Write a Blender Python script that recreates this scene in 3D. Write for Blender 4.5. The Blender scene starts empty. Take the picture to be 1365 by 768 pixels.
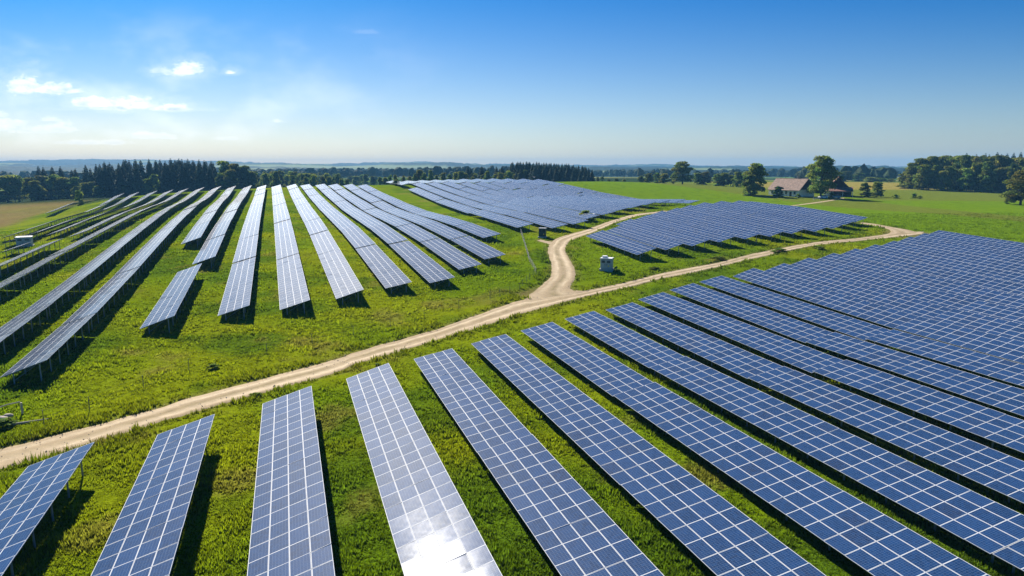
import bpy, bmesh, math, random
import numpy as np
from mathutils import Vector, Matrix, Euler

R_ = math.radians
scene = bpy.context.scene
random.seed(5)
rng = np.random.default_rng(7)

# ------------------------------------------------------------------ camera, world, sun, exposure
CAM_H = 20.0
PITCH = math.atan((384 - 223) / 910.0)
cam_d = bpy.data.cameras.new("camera")
cam_d.sensor_width = 36.0
cam_d.lens = 36.0 * 910.0 / 1365.0
cam_d.clip_start = 0.5
cam_d.clip_end = 30000
cam = bpy.data.objects.new("camera", cam_d)
cam.location = (0, 0, CAM_H)
cam.rotation_euler = (math.pi / 2 - PITCH, 0, 0)
scene.collection.objects.link(cam)
scene.camera = cam

SUN_AZ, SUN_EL = R_(-28.5), R_(34.5)          # azimuth from +Y, clockwise positive
SUN_STRENGTH, SKY_STRENGTH = 5.0, 0.0435
scene.view_settings.view_transform = 'Standard'
scene.view_settings.look = 'None'
scene.view_settings.gamma = 1.0
scene.view_settings.exposure = 1.05
scene.view_settings.use_curve_mapping = False

sun_d = bpy.data.lights.new("sun", 'SUN')
sun_d.energy = SUN_STRENGTH
sun_d.angle = R_(0.5)
sun_d.color = (1.0, 0.945, 0.86)
sun = bpy.data.objects.new("sun", sun_d)
sd = Vector((math.sin(SUN_AZ) * math.cos(SUN_EL), math.cos(SUN_AZ) * math.cos(SUN_EL), math.sin(SUN_EL)))
sun.rotation_euler = sd.to_track_quat('Z', 'Y').to_euler()
sun.location = sd * 300
scene.collection.objects.link(sun)


class NT:
    """small helper round a node tree"""
    def __init__(s, tree):
        s.t = tree
        s.n = tree.nodes
        s.l = tree.links

    def new(s, kind, **kw):
        n = s.n.new(kind)
        for k, v in kw.items():
            if k.startswith('i_'):
                n.inputs[k[2:].replace('_', ' ')].default_value = v
            else:
                setattr(n, k, v)
        return n

    def put(s, v, sock):
        if isinstance(v, bpy.types.NodeSocket):
            s.l.new(v, sock)
        else:
            sock.default_value = v

    def m(s, op, a, b=0.0, c=0.0, clamp=False):
        n = s.n.new('ShaderNodeMath')
        n.operation = op
        n.use_clamp = clamp
        s.put(a, n.inputs[0])
        s.put(b, n.inputs[1])
        s.put(c, n.inputs[2])
        return n.outputs[0]

    def mix(s, f, a, b, blend='MIX'):
        n = s.n.new('ShaderNodeMix')
        n.data_type = 'RGBA'
        n.blend_type = blend
        n.clamp_factor = True
        s.put(f, n.inputs[0])
        s.put(a, n.inputs[6])
        s.put(b, n.inputs[7])
        return n.outputs[2]

    def ramp(s, v, lo, hi, a=0.0, b=1.0, smooth=True):
        n = s.n.new('ShaderNodeMapRange')
        n.interpolation_type = 'SMOOTHSTEP' if smooth else 'LINEAR'
        s.put(v, n.inputs[0])
        n.inputs[1].default_value = lo
        n.inputs[2].default_value = hi
        n.inputs[3].default_value = a
        n.inputs[4].default_value = b
        return n.outputs[0]

    def noise(s, vec, scale, detail=3.0, rough=0.55, dist=0.0):
        n = s.n.new('ShaderNodeTexNoise')
        if vec is not None:
            s.l.new(vec, n.inputs['Vector'])
        n.inputs['Scale'].default_value = scale
        n.inputs['Detail'].default_value = detail
        n.inputs['Roughness'].default_value = rough
        n.inputs['Distortion'].default_value = dist
        return n.outputs[0]


# world: Nishita sky with small cumulus clouds standing at fixed directions
world = bpy.data.worlds.new("World")
scene.world = world
world.use_nodes = True
W = NT(world.node_tree)
W.n.clear()
sky = W.new('ShaderNodeTexSky')
sky.sky_type = 'NISHITA'
sky.sun_disc = False
sky.sun_elevation = SUN_EL
sky.sun_rotation = SUN_AZ
sky.altitude = 300
sky.air_density = 1.0
sky.dust_density = 0.5
sky.ozone_density = 3.0
hs = W.new('ShaderNodeHueSaturation')
hs.inputs['Saturation'].default_value = 1.15
hs.inputs['Value'].default_value = 1.0
W.l.new(sky.outputs[0], hs.inputs['Color'])
tc = W.new('ShaderNodeTexCoord')
sep = W.new('ShaderNodeSeparateXYZ')
W.l.new(tc.outputs['Generated'], sep.inputs[0])
ysafe = W.m('MAXIMUM', sep.outputs[1], 0.05)
ca = W.m('DIVIDE', sep.outputs[0], ysafe)          # tangent of azimuth
cb = W.m('DIVIDE', sep.outputs[2], ysafe)          # tangent of elevation
front = W.m('GREATER_THAN', sep.outputs[1], 0.06)
cvec = W.new('ShaderNodeCombineXYZ')
W.l.new(ca, cvec.inputs[0])
W.l.new(W.m('MULTIPLY', cb, 1.9), cvec.inputs[1])
n1 = W.noise(cvec.outputs[0], 26.0, 6.0, 0.6)
n2 = W.noise(cvec.outputs[0], 70.0, 4.0, 0.6)
n3 = W.noise(cvec.outputs[0], 9.0, 3.0, 0.5)
nsum = W.m('ADD', W.m('MULTIPLY', W.m('SUBTRACT', n1, 0.5), 1.7), W.m('MULTIPLY', W.m('SUBTRACT', n2, 0.5), 0.75))
# (tan az, tan el of the base, half width, height, thickness)
CLOUDS = [(-0.690, 0.1080, 0.042, 0.028, 0.95), (-0.660, 0.1065, 0.062, 0.016, 0.85), (-0.620, 0.1050, 0.030, 0.008, 0.7),
          (-0.585, 0.0870, 0.050, 0.017, 0.9), (-0.540, 0.0850, 0.060, 0.020, 0.95), (-0.490, 0.0810, 0.055, 0.009, 0.85), (-0.555, 0.0815, 0.09, 0.006, 0.5),
          (-0.462, 0.1315, 0.040, 0.021, 0.9), (-0.485, 0.1325, 0.030, 0.009, 0.5), (-0.396, 0.1310, 0.014, 0.009, 0.75),
          (-0.730, 0.056, 0.07, 0.022, 0.6), (-0.66, 0.052, 0.08, 0.014, 0.5), (-0.52, 0.042, 0.05, 0.010, 0.45), (-0.335, 0.064, 0.014, 0.007, 0.4),
          (-0.74, 0.072, 0.04, 0.010, 0.5), (-0.66, 0.066, 0.022, 0.007, 0.4), (-0.41, 0.040, 0.04, 0.007, 0.35), (-0.60, 0.034, 0.09, 0.008, 0.4), (-0.2, 0.185, 0.03, 0.008, 0.08)]
cover = None
shade = None
for (a0, b0, ra, hb, th) in CLOUDS:
    u = W.m('DIVIDE', W.m('SUBTRACT', ca, a0), ra)
    v = W.m('DIVIDE', W.m('SUBTRACT', cb, b0), hb)
    vdn = W.m('MULTIPLY', W.m('MINIMUM', v, 0.0), 2.6)     # flat base
    vup = W.m('MAXIMUM', v, 0.0)
    vv = W.m('ADD', W.m('MULTIPLY', vup, vup), W.m('MULTIPLY', vdn, vdn))
    r2 = W.m('ADD', W.m('MULTIPLY', u, u), vv)
    f = W.m('SUBTRACT', 1.0, W.m('SQRT', r2))
    f = W.m('ADD', f, W.m('MULTIPLY', nsum, 1.05))
    f = W.m('MULTIPLY', W.m('MAXIMUM', W.ramp(f, 0.05, 0.8), W.m('MULTIPLY', W.ramp(f, -0.7, 0.5), 0.2)), th)
    cover = f if cover is None else W.m('MAXIMUM', cover, f)
    g = W.m('MULTIPLY', W.ramp(v, 0.7, 0.0), W.ramp(r2, 0.75, 0.1))
    g = W.m('MULTIPLY', g, th)
    shade = g if shade is None else W.m('MAXIMUM', shade, g)
haze_band = W.m('MULTIPLY', W.ramp(n3, 0.42, 0.75), W.m('MULTIPLY', W.ramp(cb, 0.02, 0.05), W.ramp(cb, 0.24, 0.1)))
haze_band = W.m('MULTIPLY', haze_band, W.ramp(ca, 0.0, -0.55, 0.0, 0.35))
cover = W.m('MULTIPLY', W.m('MAXIMUM', cover, haze_band), front)
ccol = W.mix(W.m('MULTIPLY', shade, W.ramp(n1, 0.35, 0.65)), (17.5, 17.5, 17.5, 1), (7.0, 9.0, 11.8, 1))
horizon_tint = W.mix(W.ramp(cb, 0.0, 0.30), (0.97, 0.98, 1.08, 1), (0.06, 0.58, 1.06, 1))
tinted = W.mix(1.0, hs.outputs[0], horizon_tint, 'MULTIPLY')
skycol = W.mix(W.m('MULTIPLY', cover, 0.93), tinted, ccol)
bg = W.new('ShaderNodeBackground')
bg.inputs['Strength'].default_value = SKY_STRENGTH
W.l.new(skycol, bg.inputs[0])
wo = W.new('ShaderNodeOutputWorld')
W.l.new(bg.outputs[0], wo.inputs[0])

scene.render.engine = 'CYCLES'
scene.cycles.use_denoising = True
scene.cycles.max_bounces = 6
scene.cycles.diffuse_bounces = 2
scene.cycles.glossy_bounces = 3
scene.cycles.transmission_bounces = 3
scene.cycles.volume_bounces = 0
scene.cycles.caustics_reflective = False
scene.cycles.caustics_refractive = False
scene.cycles.sample_clamp_indirect = 6.0

# ------------------------------------------------------------------ helpers
COL = scene.collection


def link(o, parent=None):
    COL.objects.link(o)
    if parent is not None:
        o.parent = parent
    return o


def tag(o, label=None, cat=None, group=None, kind=None):
    if label:
        o['label'] = label
    if cat:
        o['category'] = cat
    if group:
        o['group'] = group
    if kind:
        o['kind'] = kind
    return o


def empty(name, loc, rz=0.0, label=None, cat=None, group=None):
    o = bpy.data.objects.new(name, None)
    o.location = loc
    o.rotation_euler = (0, 0, rz)
    o.empty_display_size = 0.5
    link(o)
    return tag(o, label, cat, group)


def mesh_np(name, V, F, mats, mat_idx=None, smooth=False):
    """V (n,3); F (m,3) or (m,4) array, or a list of faces"""
    me = bpy.data.meshes.new(name)
    if isinstance(F, np.ndarray):
        k = F.shape[1]
        me.vertices.add(len(V))
        me.vertices.foreach_set('co', np.asarray(V, np.float32).ravel())
        me.loops.add(F.size)
        me.loops.foreach_set('vertex_index', F.astype(np.int32).ravel())
        me.polygons.add(len(F))
        me.polygons.foreach_set('loop_start', np.arange(0, F.size, k, dtype=np.int32))
        me.polygons.foreach_set('loop_total', np.full(len(F), k, np.int32))
        me.update(calc_edges=True)
    else:
        me.from_pydata([tuple(v) for v in V], [], F)
    for m in mats:
        me.materials.append(m)
    if mat_idx is not None:
        me.polygons.foreach_set('material_index', np.asarray(mat_idx, np.int32))
    me.polygons.foreach_set('use_smooth', np.full(len(me.polygons), bool(smooth)))
    me.validate()
    me.update()
    return me


def obj(name, me, parent=None):
    return link(bpy.data.objects.new(name, me), parent)


class MB:
    """collects shapes into one mesh"""
    def __init__(s):
        s.bm = bmesh.new()

    def box(s, c, d, rot=None, bevel=0.0):
        r = bmesh.ops.create_cube(s.bm, size=1.0)
        vs = r['verts']
        bmesh.ops.scale(s.bm, vec=d, verts=vs)
        if bevel:
            es = list({e for v in vs for e in v.link_edges})
            rb = bmesh.ops.bevel(s.bm, geom=es, offset=bevel, segments=1, affect='EDGES')
            vs = list({v for f in rb['faces'] for v in f.verts} | {v for v in vs if v.is_valid})
        M = Matrix.Translation(c)
        if rot:
            M = M @ Euler(rot).to_matrix().to_4x4()
        bmesh.ops.transform(s.bm, matrix=M, verts=vs)
        return s

    def bar(s, a, b, r, seg=6, r2=None):
        a, b = Vector(a), Vector(b)
        d = b - a
        q = bmesh.ops.create_cone(s.bm, cap_ends=True, segments=seg, radius1=r, radius2=r if r2 is None else r2, depth=d.length)
        M = Matrix.Translation((a + b) / 2) @ d.to_track_quat('Z', 'Y').to_matrix().to_4x4()
        bmesh.ops.transform(s.bm, matrix=M, verts=q['verts'])
        return s

    def prism(s, pts, y0, y1):
        """outline in XZ pushed along Y"""
        a = [s.bm.verts.new((x, y0, z)) for x, z in pts]
        b = [s.bm.verts.new((x, y1, z)) for x, z in pts]
        n = len(pts)
        s.bm.faces.new(a)
        s.bm.faces.new(b[::-1])
        for i in range(n):
            s.bm.faces.new((a[i], b[i], b[(i + 1) % n], a[(i + 1) % n])[::-1])
        return s

    def poly(s, pts):
        s.bm.faces.new([s.bm.verts.new(p) for p in pts])
        return s

    def rock(s, c, d, seed):
        r = bmesh.ops.create_icosphere(s.bm, subdivisions=2, radius=0.5)
        rr = random.Random(seed)
        for v in r['verts']:
            k = 1 + rr.uniform(-.16, .16)
            v.co = Vector((v.co.x * d[0] * k + c[0], v.co.y * d[1] * k + c[1], v.co.z * d[2] * k + c[2]))
        return s

    def mesh(s, name, mat, smooth=False):
        bmesh.ops.recalc_face_normals(s.bm, faces=s.bm.faces)
        me = bpy.data.meshes.new(name)
        s.bm.to_mesh(me)
        s.bm.free()
        me.materials.append(mat)
        for p in me.polygons:
            p.use_smooth = smooth
        return me

    def build(s, name, mat, parent=None, smooth=False):
        return obj(name, s.mesh(name, mat, smooth), parent)


def material(name):
    m = bpy.data.materials.new(name)
    m.use_nodes = True
    t = NT(m.node_tree)
    b = t.n['Principled BSDF']
    return m, t, b


def plain(name, col, rough=0.7, metal=0.0, var=0.15, scale=3.0, spec=0.4):
    m, t, b = material(name)
    tcn = t.new('ShaderNodeTexCoord')
    f = t.noise(tcn.outputs['Object'], scale, 4.0, 0.6)
    c = t.mix(t.ramp(f, 0.3, 0.7), (*[x * (1 - var) for x in col], 1), (*[min(1, x * (1 + var)) for x in col], 1))
    t.l.new(c, b.inputs['Base Color'])
    b.inputs['Roughness'].default_value = rough
    b.inputs['Metallic'].default_value = metal
    b.inputs['Specular IOR Level'].default_value = spec
    return m


# ------------------------------------------------------------------ terrain heights
CP = np.array([
    (4.7, 79.8, 0.14), (10.3, 85.4, 0.27), (16.1, 90.3, 0.49), (21.6, 96.3, 0.85), (27.2, 101.6, 1.17), (32.9, 106.8, 1.40),
    (39.3, 110.1, 1.88), (45.5, 113.6, 2.25), (51.5, 118.0, 2.57), (57.6, 121.9, 2.86), (63.7, 126.2, 3.03), (69.6, 130.7, 3.37),
    (75.6, 135.1, 3.63), (81.5, 139.7, 3.91), (87.3, 144.6, 4.21), (93.2, 149.3, 4.26), (-60.0, -40.0, 0.00), (-60.0, 0.0, 0.00),
    (-60.0, 30.0, 0.00), (-60.0, 55.0, 0.00), (-30.0, -40.0, 0.00), (-30.0, 0.0, 0.00), (-30.0, 30.0, 0.00), (-30.0, 55.0, 0.00),
    (0.0, -40.0, 0.00), (0.0, 0.0, 0.00), (0.0, 30.0, 0.00), (0.0, 55.0, 0.00), (30.0, -40.0, 0.00), (30.0, 0.0, 0.00),
    (30.0, 30.0, 0.00), (30.0, 55.0, 0.00), (60.0, -40.0, 0.00), (60.0, 0.0, 0.00), (60.0, 30.0, 0.00), (60.0, 55.0, 0.00),
    (100.0, -40.0, 0.80), (100.0, 0.0, 0.80), (100.0, 30.0, 0.80), (100.0, 55.0, 0.80), (-30.0, 50.0, 0.00), (-15.0, 62.0, 0.00),
    (0.0, 68.0, 0.00), (22.8, 122.9, 3.52), (28.9, 127.1, 3.84), (34.9, 131.4, 4.19), (41.1, 135.3, 4.06), (47.5, 138.7, 4.30),
    (53.8, 142.2, 4.71), (59.9, 146.2, 4.95), (66.3, 149.5, 5.29), (72.3, 154.0, 5.56), (77.9, 159.9, 5.74), (83.3, 166.2, 5.76),
    (65.9, 231.5, 5.55), (15.2, 145.9, 4.17), (1.3, 159.3, 5.09), (9.3, 157.8, 5.05), (14.7, 164.1, 5.39), (18.7, 174.7, 5.66),
    (23.9, 181.4, 6.73), (28.6, 190.0, 6.76), (33.9, 196.7, 7.19), (39.3, 202.8, 7.70), (45.0, 208.4, 8.07), (50.7, 213.6, 8.49),
    (56.5, 218.9, 8.94), (-46.1, 303.4, 9.30), (-28.1, 248.7, 7.02), (-12.7, 201.9, 5.77), (-63.9, 357.7, 11.01), (-6.6, 350.0, 12.39),
    (18.2, 345.0, 11.36), (-31.5, 352.0, 11.79), (-47.6, 61.1, -0.19), (-54.2, 79.6, 0.78), (-65.0, 110.2, 1.68), (-72.2, 130.4, 3.00),
    (-86.4, 170.6, 5.41), (-101.5, 213.2, 6.89), (-78.0, 347.5, 10.87), (-51.0, 271.4, 8.13), (-30.2, 212.7, 4.93), (-6.2, 144.7, 4.18),
    (-44.8, 80.0, 0.05), (-38.0, 86.2, 0.25), (-30.9, 89.1, 0.35), (-24.9, 94.9, 0.65), (-19.0, 101.1, 1.05), (-12.8, 104.6, 1.25),
    (-8.9, 113.4, 2.05), (-4.9, 121.2, 2.65), (-123.7, 312.0, 9.69), (-108.8, 312.0, 9.69), (-95.8, 312.0, 10.70), (-83.2, 312.0, 11.37),
    (-141.7, 326.7, 8.55), (-105.7, 162.3, 2.51), (-161.8, 320.6, 7.71), (-133.7, 178.2, 0.48), (-183.2, 318.2, 6.76), (-115.4, 168.6, 2.23),
    (-124.3, 172.8, 2.01), (-339.0, 455.0, -2.99), (-298.9, 440.0, -1.28), (-253.0, 420.0, 2.42), (-202.5, 270.0, -3.96), (-224.9, 330.0, -2.06),
    (82.8, 455.0, 10.27), (56.1, 440.0, 11.30), (132.6, 314.0, 6.85), (120.4, 318.0, 7.37), (149.8, 314.0, 6.85), (261.3, 460.0, 8.18),
    (279.4, 430.0, 8.03), (279.2, 390.0, 6.20), (286.2, 385.0, 5.55), (204.2, 330.0, 6.18), (153.5, 210.0, 5.96), (151.9, 440.0, 7.28),
    (-256.5, 900.0, 3.64), (-106.3, 800.0, 7.18), (-28.2, 800.0, 8.89), (144.4, 750.0, 8.78), (216.9, 720.0, 6.92), (302.6, 560.0, 8.02),
    (-100.0, 560.0, 1.00), (-250.0, 560.0, -4.00), (-420.0, 600.0, -5.00), (40.0, 560.0, 6.00), (0.0, 480.0, 8.00), (-90.0, 420.0, 6.00),
    (-190.0, 420.0, 3.00), (-60.0, 370.0, 11.00), (-130.0, 360.0, 9.30), (500.0, 500.0, 6.00), (420.0, 250.0, 4.00), (300.0, 120.0, 4.00),
    (-300.0, 300.0, -4.00), (-300.0, 100.0, -2.00), (-150.0, 60.0, -1.00), (-100.0, 30.0, -0.50), (250.0, 900.0, 4.00), (700.0, 800.0, 4.00),
    (-700.0, 800.0, -4.00), (-500.0, 1100.0, 0.00), (0.0, 1300.0, 2.00), (600.0, 1300.0, 2.00), (200.0, 20.0, 2.00), (-300.0, -40.0, -1.00),
    (300.0, -40.0, 2.00), (150.0, 100.0, 4.30), (900.0, 300.0, 4.00), (-900.0, 300.0, -6.00), (65.9, 231.5, 5.55), (45.0, 208.4, 8.07),
    (50.7, 213.6, 8.49), (56.5, 218.9, 8.94), (65.9, 231.5, 5.55), (45.0, 208.4, 8.07), (50.7, 213.6, 8.49), (56.5, 218.9, 8.94),
    (65.9, 231.5, 5.55), (45.0, 208.4, 8.07), (50.7, 213.6, 8.49), (56.5, 218.9, 8.94),
])


def _k(a, b):
    r2 = ((a[:, None] - b[None]) ** 2).sum(-1)
    return -np.sqrt(r2 + 625.0)


def _fit():
    X = CP[:, :2]
    n = len(X)
    A = np.zeros((n + 3, n + 3))
    A[:n, :n] = _k(X, X) + 6.0 * np.eye(n)
    A[:n, n] = 1
    A[:n, n + 1:] = X / 100
    A[n, :n] = 1
    A[n + 1:, :n] = X.T / 100
    return np.linalg.solve(A, np.r_[CP[:, 2], 0, 0, 0])


WT = _fit()


def ground(x, y):
    x, y = np.broadcast_arrays(np.asarray(x, float), np.asarray(y, float))
    X = np.stack([x.ravel(), y.ravel()], -1)
    z = np.concatenate([_k(c, CP[:, :2]) @ WT[:-3] + WT[-3] + c @ WT[-2:] / 100 for c in np.array_split(X, max(1, len(X) // 20000))])
    r = np.hypot(X[:, 0], X[:, 1])
    t = np.clip((r - 950) / 700, 0, 1)
    t = t * t * (3 - 2 * t)
    z = z * (1 - t) + t * (1.0 + 3.0 * np.sin(X[:, 0] / 310 + 1.0) * np.sin(X[:, 1] / 420) - np.clip((r - 1800) / 300, 0, 6))
    return z.reshape(x.shape)


def gz(x, y):
    return float(ground(np.array([x]), np.array([y]))[0])


def vnoise(x, y, s, seed=0):
    """smooth value noise in 0..1"""
    x = np.asarray(x) / s + 17.3 * seed
    y = np.asarray(y) / s - 9.1 * seed
    xi, yi = np.floor(x), np.floor(y)
    fx, fy = x - xi, y - yi
    fx, fy = fx * fx * (3 - 2 * fx), fy * fy * (3 - 2 * fy)

    def h(i, j):
        v = np.sin(i * 127.1 + j * 311.7 + seed * 74.7) * 43758.5453
        return v - np.floor(v)
    return (h(xi, yi) * (1 - fx) + h(xi + 1, yi) * fx) * (1 - fy) + (h(xi, yi + 1) * (1 - fx) + h(xi + 1, yi + 1) * fx) * fy


def fbm(x, y, s, seed=0, n=3):
    t, a, w = 0, 1.0, 0
    for i in range(n):
        t = t + a * vnoise(x, y, s / 2 ** i, seed + i)
        w += a
        a *= 0.55
    return t / w


# ------------------------------------------------------------------ materials
def mat_ground():
    m, t, b = material("meadow ground")
    at = t.new('ShaderNodeAttribute', attribute_name='soil')
    tcn = t.new('ShaderNodeTexCoord')
    co = tcn.outputs['Object']
    a = t.noise(co, 2.6, 5.0, 0.65)
    c = t.noise(co, 0.35, 4.0, 0.6)
    f = t.noise(co, 9.0, 3.0, 0.6)
    v = t.m('ADD', t.m('MULTIPLY', a, 0.75), t.m('ADD', t.m('MULTIPLY', c, 0.5), t.m('MULTIPLY', f, 0.45)))
    br = t.ramp(v, 0.5, 1.2, 0.5, 1.5, False)
    mm = t.new('ShaderNodeVectorMath', operation='SCALE')
    t.l.new(at.outputs['Color'], mm.inputs[0])
    t.l.new(br, mm.inputs['Scale'])
    t.l.new(mm.outputs[0], b.inputs['Base Color'])
    b.inputs['Roughness'].default_value = 0.95
    b.inputs['Specular IOR Level'].default_value = 0.0
    bp = t.new('ShaderNodeBump')
    bp.inputs['Strength'].default_value = 0.9
    bp.inputs['Distance'].default_value = 0.35
    t.l.new(v, bp.inputs['Height'])
    t.l.new(bp.outputs[0], b.inputs['Normal'])
    return m


def mat_attr(name, attr, rough=0.8, trans=0.0, spec=0.15, objvar=0.0):
    m, t, b = material(name)
    at = t.new('ShaderNodeAttribute', attribute_name=attr)
    c = at.outputs['Color']
    if objvar:
        oi = t.new('ShaderNodeObjectInfo')
        h = t.new('ShaderNodeHueSaturation')
        t.l.new(t.ramp(oi.outputs['Random'], 0, 1, 0.5 - 0.022 * objvar, 0.5 + 0.03 * objvar, False), h.inputs['Hue'])
        t.l.new(t.ramp(t.m('FRACT', t.m('MULTIPLY', oi.outputs['Random'], 7.31)), 0, 1, 1 - 0.3 * objvar, 1 + 0.35 * objvar, False), h.inputs['Value'])
        t.l.new(c, h.inputs['Color'])
        c = h.outputs[0]
    t.l.new(c, b.inputs['Base Color'])
    b.inputs['Roughness'].default_value = rough
    b.inputs['Specular IOR Level'].default_value = spec
    if trans:
        tr = t.new('ShaderNodeBsdfTranslucent')
        t.l.new(c, tr.inputs[0])
        mx = t.new('ShaderNodeMixShader')
        mx.inputs[0].default_value = trans
        t.l.new(b.outputs[0], mx.inputs[1])
        t.l.new(tr.outputs[0], mx.inputs[2])
        t.l.new(mx.outputs[0], t.n['Material Output'].inputs[0])
    return m


def mat_road():
    m, t, b = material("sandy gravel")
    at = t.new('ShaderNodeAttribute', attribute_name='soil')
    tcn = t.new('ShaderNodeTexCoord')
    a = t.noise(tcn.outputs['Object'], 1.1, 5.0, 0.7)
    f = t.noise(tcn.outputs['Object'], 9.0, 3.0, 0.7)
    v = t.m('ADD', t.m('MULTIPLY', a, 0.6), t.m('MULTIPLY', f, 0.4))
    br = t.ramp(v, 0.3, 0.7, 0.72, 1.22, False)
    mm = t.new('ShaderNodeVectorMath', operation='SCALE')
    t.l.new(at.outputs['Color'], mm.inputs[0])
    t.l.new(br, mm.inputs['Scale'])
    t.l.new(mm.outputs[0], b.inputs['Base Color'])
    b.inputs['Roughness'].default_value = 0.95
    b.inputs['Specular IOR Level'].default_value = 0.15
    bp = t.new('ShaderNodeBump')
    bp.inputs['Strength'].default_value = 0.7
    bp.inputs['Distance'].default_value = 0.1
    t.l.new(v, bp.inputs['Height'])
    t.l.new(bp.outputs[0], b.inputs['Normal'])
    return m


def mat_glass(name="solar cells", coat=0.15, grey=0.0):
    """polycrystalline cells under dusty glass: u runs along the module, v across"""
    m, t, b = material(name)
    uv = t.new('ShaderNodeUVMap')
    s = t.new('ShaderNodeSeparateXYZ')
    t.l.new(uv.outputs[0], s.inputs[0])
    u, v = s.outputs[0], s.outputs[1]
    at = t.new('ShaderNodeAttribute', attribute_name='shade')
    oi = t.new('ShaderNodeObjectInfo')
    tcn = t.new('ShaderNodeTexCoord')
    rnd = t.m('FRACT', t.m('ADD', at.outputs['Fac'], t.m('MULTIPLY', oi.outputs['Random'], 13.7)))
    fu = t.m('ABSOLUTE', t.m('SUBTRACT', t.m('FRACT', t.m('MULTIPLY', u, 10.0)), 0.5))
    fv = t.m('ABSOLUTE', t.m('SUBTRACT', t.m('FRACT', t.m('MULTIPLY', v, 6.0)), 0.5))
    gap = t.m('GREATER_THAN', t.m('MAXIMUM', fu, fv), 0.465)
    bus = t.m('GREATER_THAN', t.m('ABSOLUTE', t.m('SUBTRACT', t.m('FRACT', t.m('MULTIPLY', v, 18.0)), 0.5)), 0.455)
    iu = t.m('FLOOR', t.m('MULTIPLY', u, 10.0))
    iv = t.m('FLOOR', t.m('MULTIPLY', v, 6.0))
    wn = t.new('ShaderNodeTexWhiteNoise', noise_dimensions='3D')
    cb_ = t.new('ShaderNodeCombineXYZ')
    t.l.new(iu, cb_.inputs[0])
    t.l.new(iv, cb_.inputs[1])
    t.l.new(t.m('MULTIPLY', rnd, 91.0), cb_.inputs[2])
    t.l.new(cb_.outputs[0], wn.inputs[0])
    base = t.mix(rnd, (0.001, 0.021, 0.072, 1), (0.005, 0.035, 0.112, 1))
    odd = t.m('GREATER_THAN', t.m('FRACT', t.m('MULTIPLY', rnd, 37.3)), 0.93)
    base = t.mix(t.m('MULTIPLY', odd, 0.4), base, (0.014, 0.020, 0.045, 1))
    base = t.mix(t.m('MULTIPLY', wn.outputs[0], 0.45), base, (0.008, 0.055, 0.17, 1))
    base = t.mix(t.m('MULTIPLY', bus, 0.5), base, (0.10, 0.14, 0.21, 1))
    base = t.mix(t.m('MULTIPLY', gap, 0.6), base, (0.15, 0.19, 0.26, 1))
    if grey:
        base = t.mix(grey, base, (0.085, 0.092, 0.10, 1))      # sky sheen put into the base colour as grey
    t.l.new(base, b.inputs['Base Color'])
    dust = t.noise(tcn.outputs['Object'], 0.9, 4.0, 0.65)
    t.l.new(t.ramp(dust, 0.25, 0.75, 0.08, 0.15, False), b.inputs['Roughness'])
    b.inputs['IOR'].default_value = 1.5
    b.inputs['Specular IOR Level'].default_value = 0.035
    b.inputs['Coat Weight'].default_value = coat
    b.inputs['Coat Roughness'].default_value = 0.5
    b.inputs['Sheen Weight'].default_value = 0.0
    b.inputs['Sheen Roughness'].default_value = 0.4
    return m


M_GROUND = mat_ground()
M_GRASS = mat_attr("grass blades", 'soil', 0.8, 0.55, 0.05)
M_LEAF = mat_attr("broad leaves", 'soil', 0.7, 0.58, 0.08, 1.0)
M_NEEDLE = mat_attr("spruce needles", 'soil', 0.8, 0.25, 0.1, 0.6)
M_WOODS = mat_attr("distant tree canopy", 'soil', 0.9, 0.0, 0.05)
M_ROAD = mat_road()
M_CELL = mat_glass()
M_CELL_SHEEN = mat_glass("solar cells with painted sheen", 0.13, 0.42)  # greyer base stands in for the silver sky and sun reflection
M_ALU = plain("anodised frame", (0.52, 0.53, 0.54), 0.6, 0.0, 0.06, 2.0, 0.15)
M_BACK = plain("white backsheet", (0.42, 0.44, 0.46), 0.7, 0.0, 0.05)
M_STEEL = plain("galvanised steel", (0.30, 0.32, 0.34), 0.55, 0.4, 0.15, 4.0)
M_WIRE = plain("weathered wire", (0.11, 0.115, 0.11), 0.7, 0.2, 0.15, 4.0)
M_BARK = plain("bark", (0.075, 0.055, 0.04), 0.95, 0.0, 0.35, 4.0, 0.1)

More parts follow.
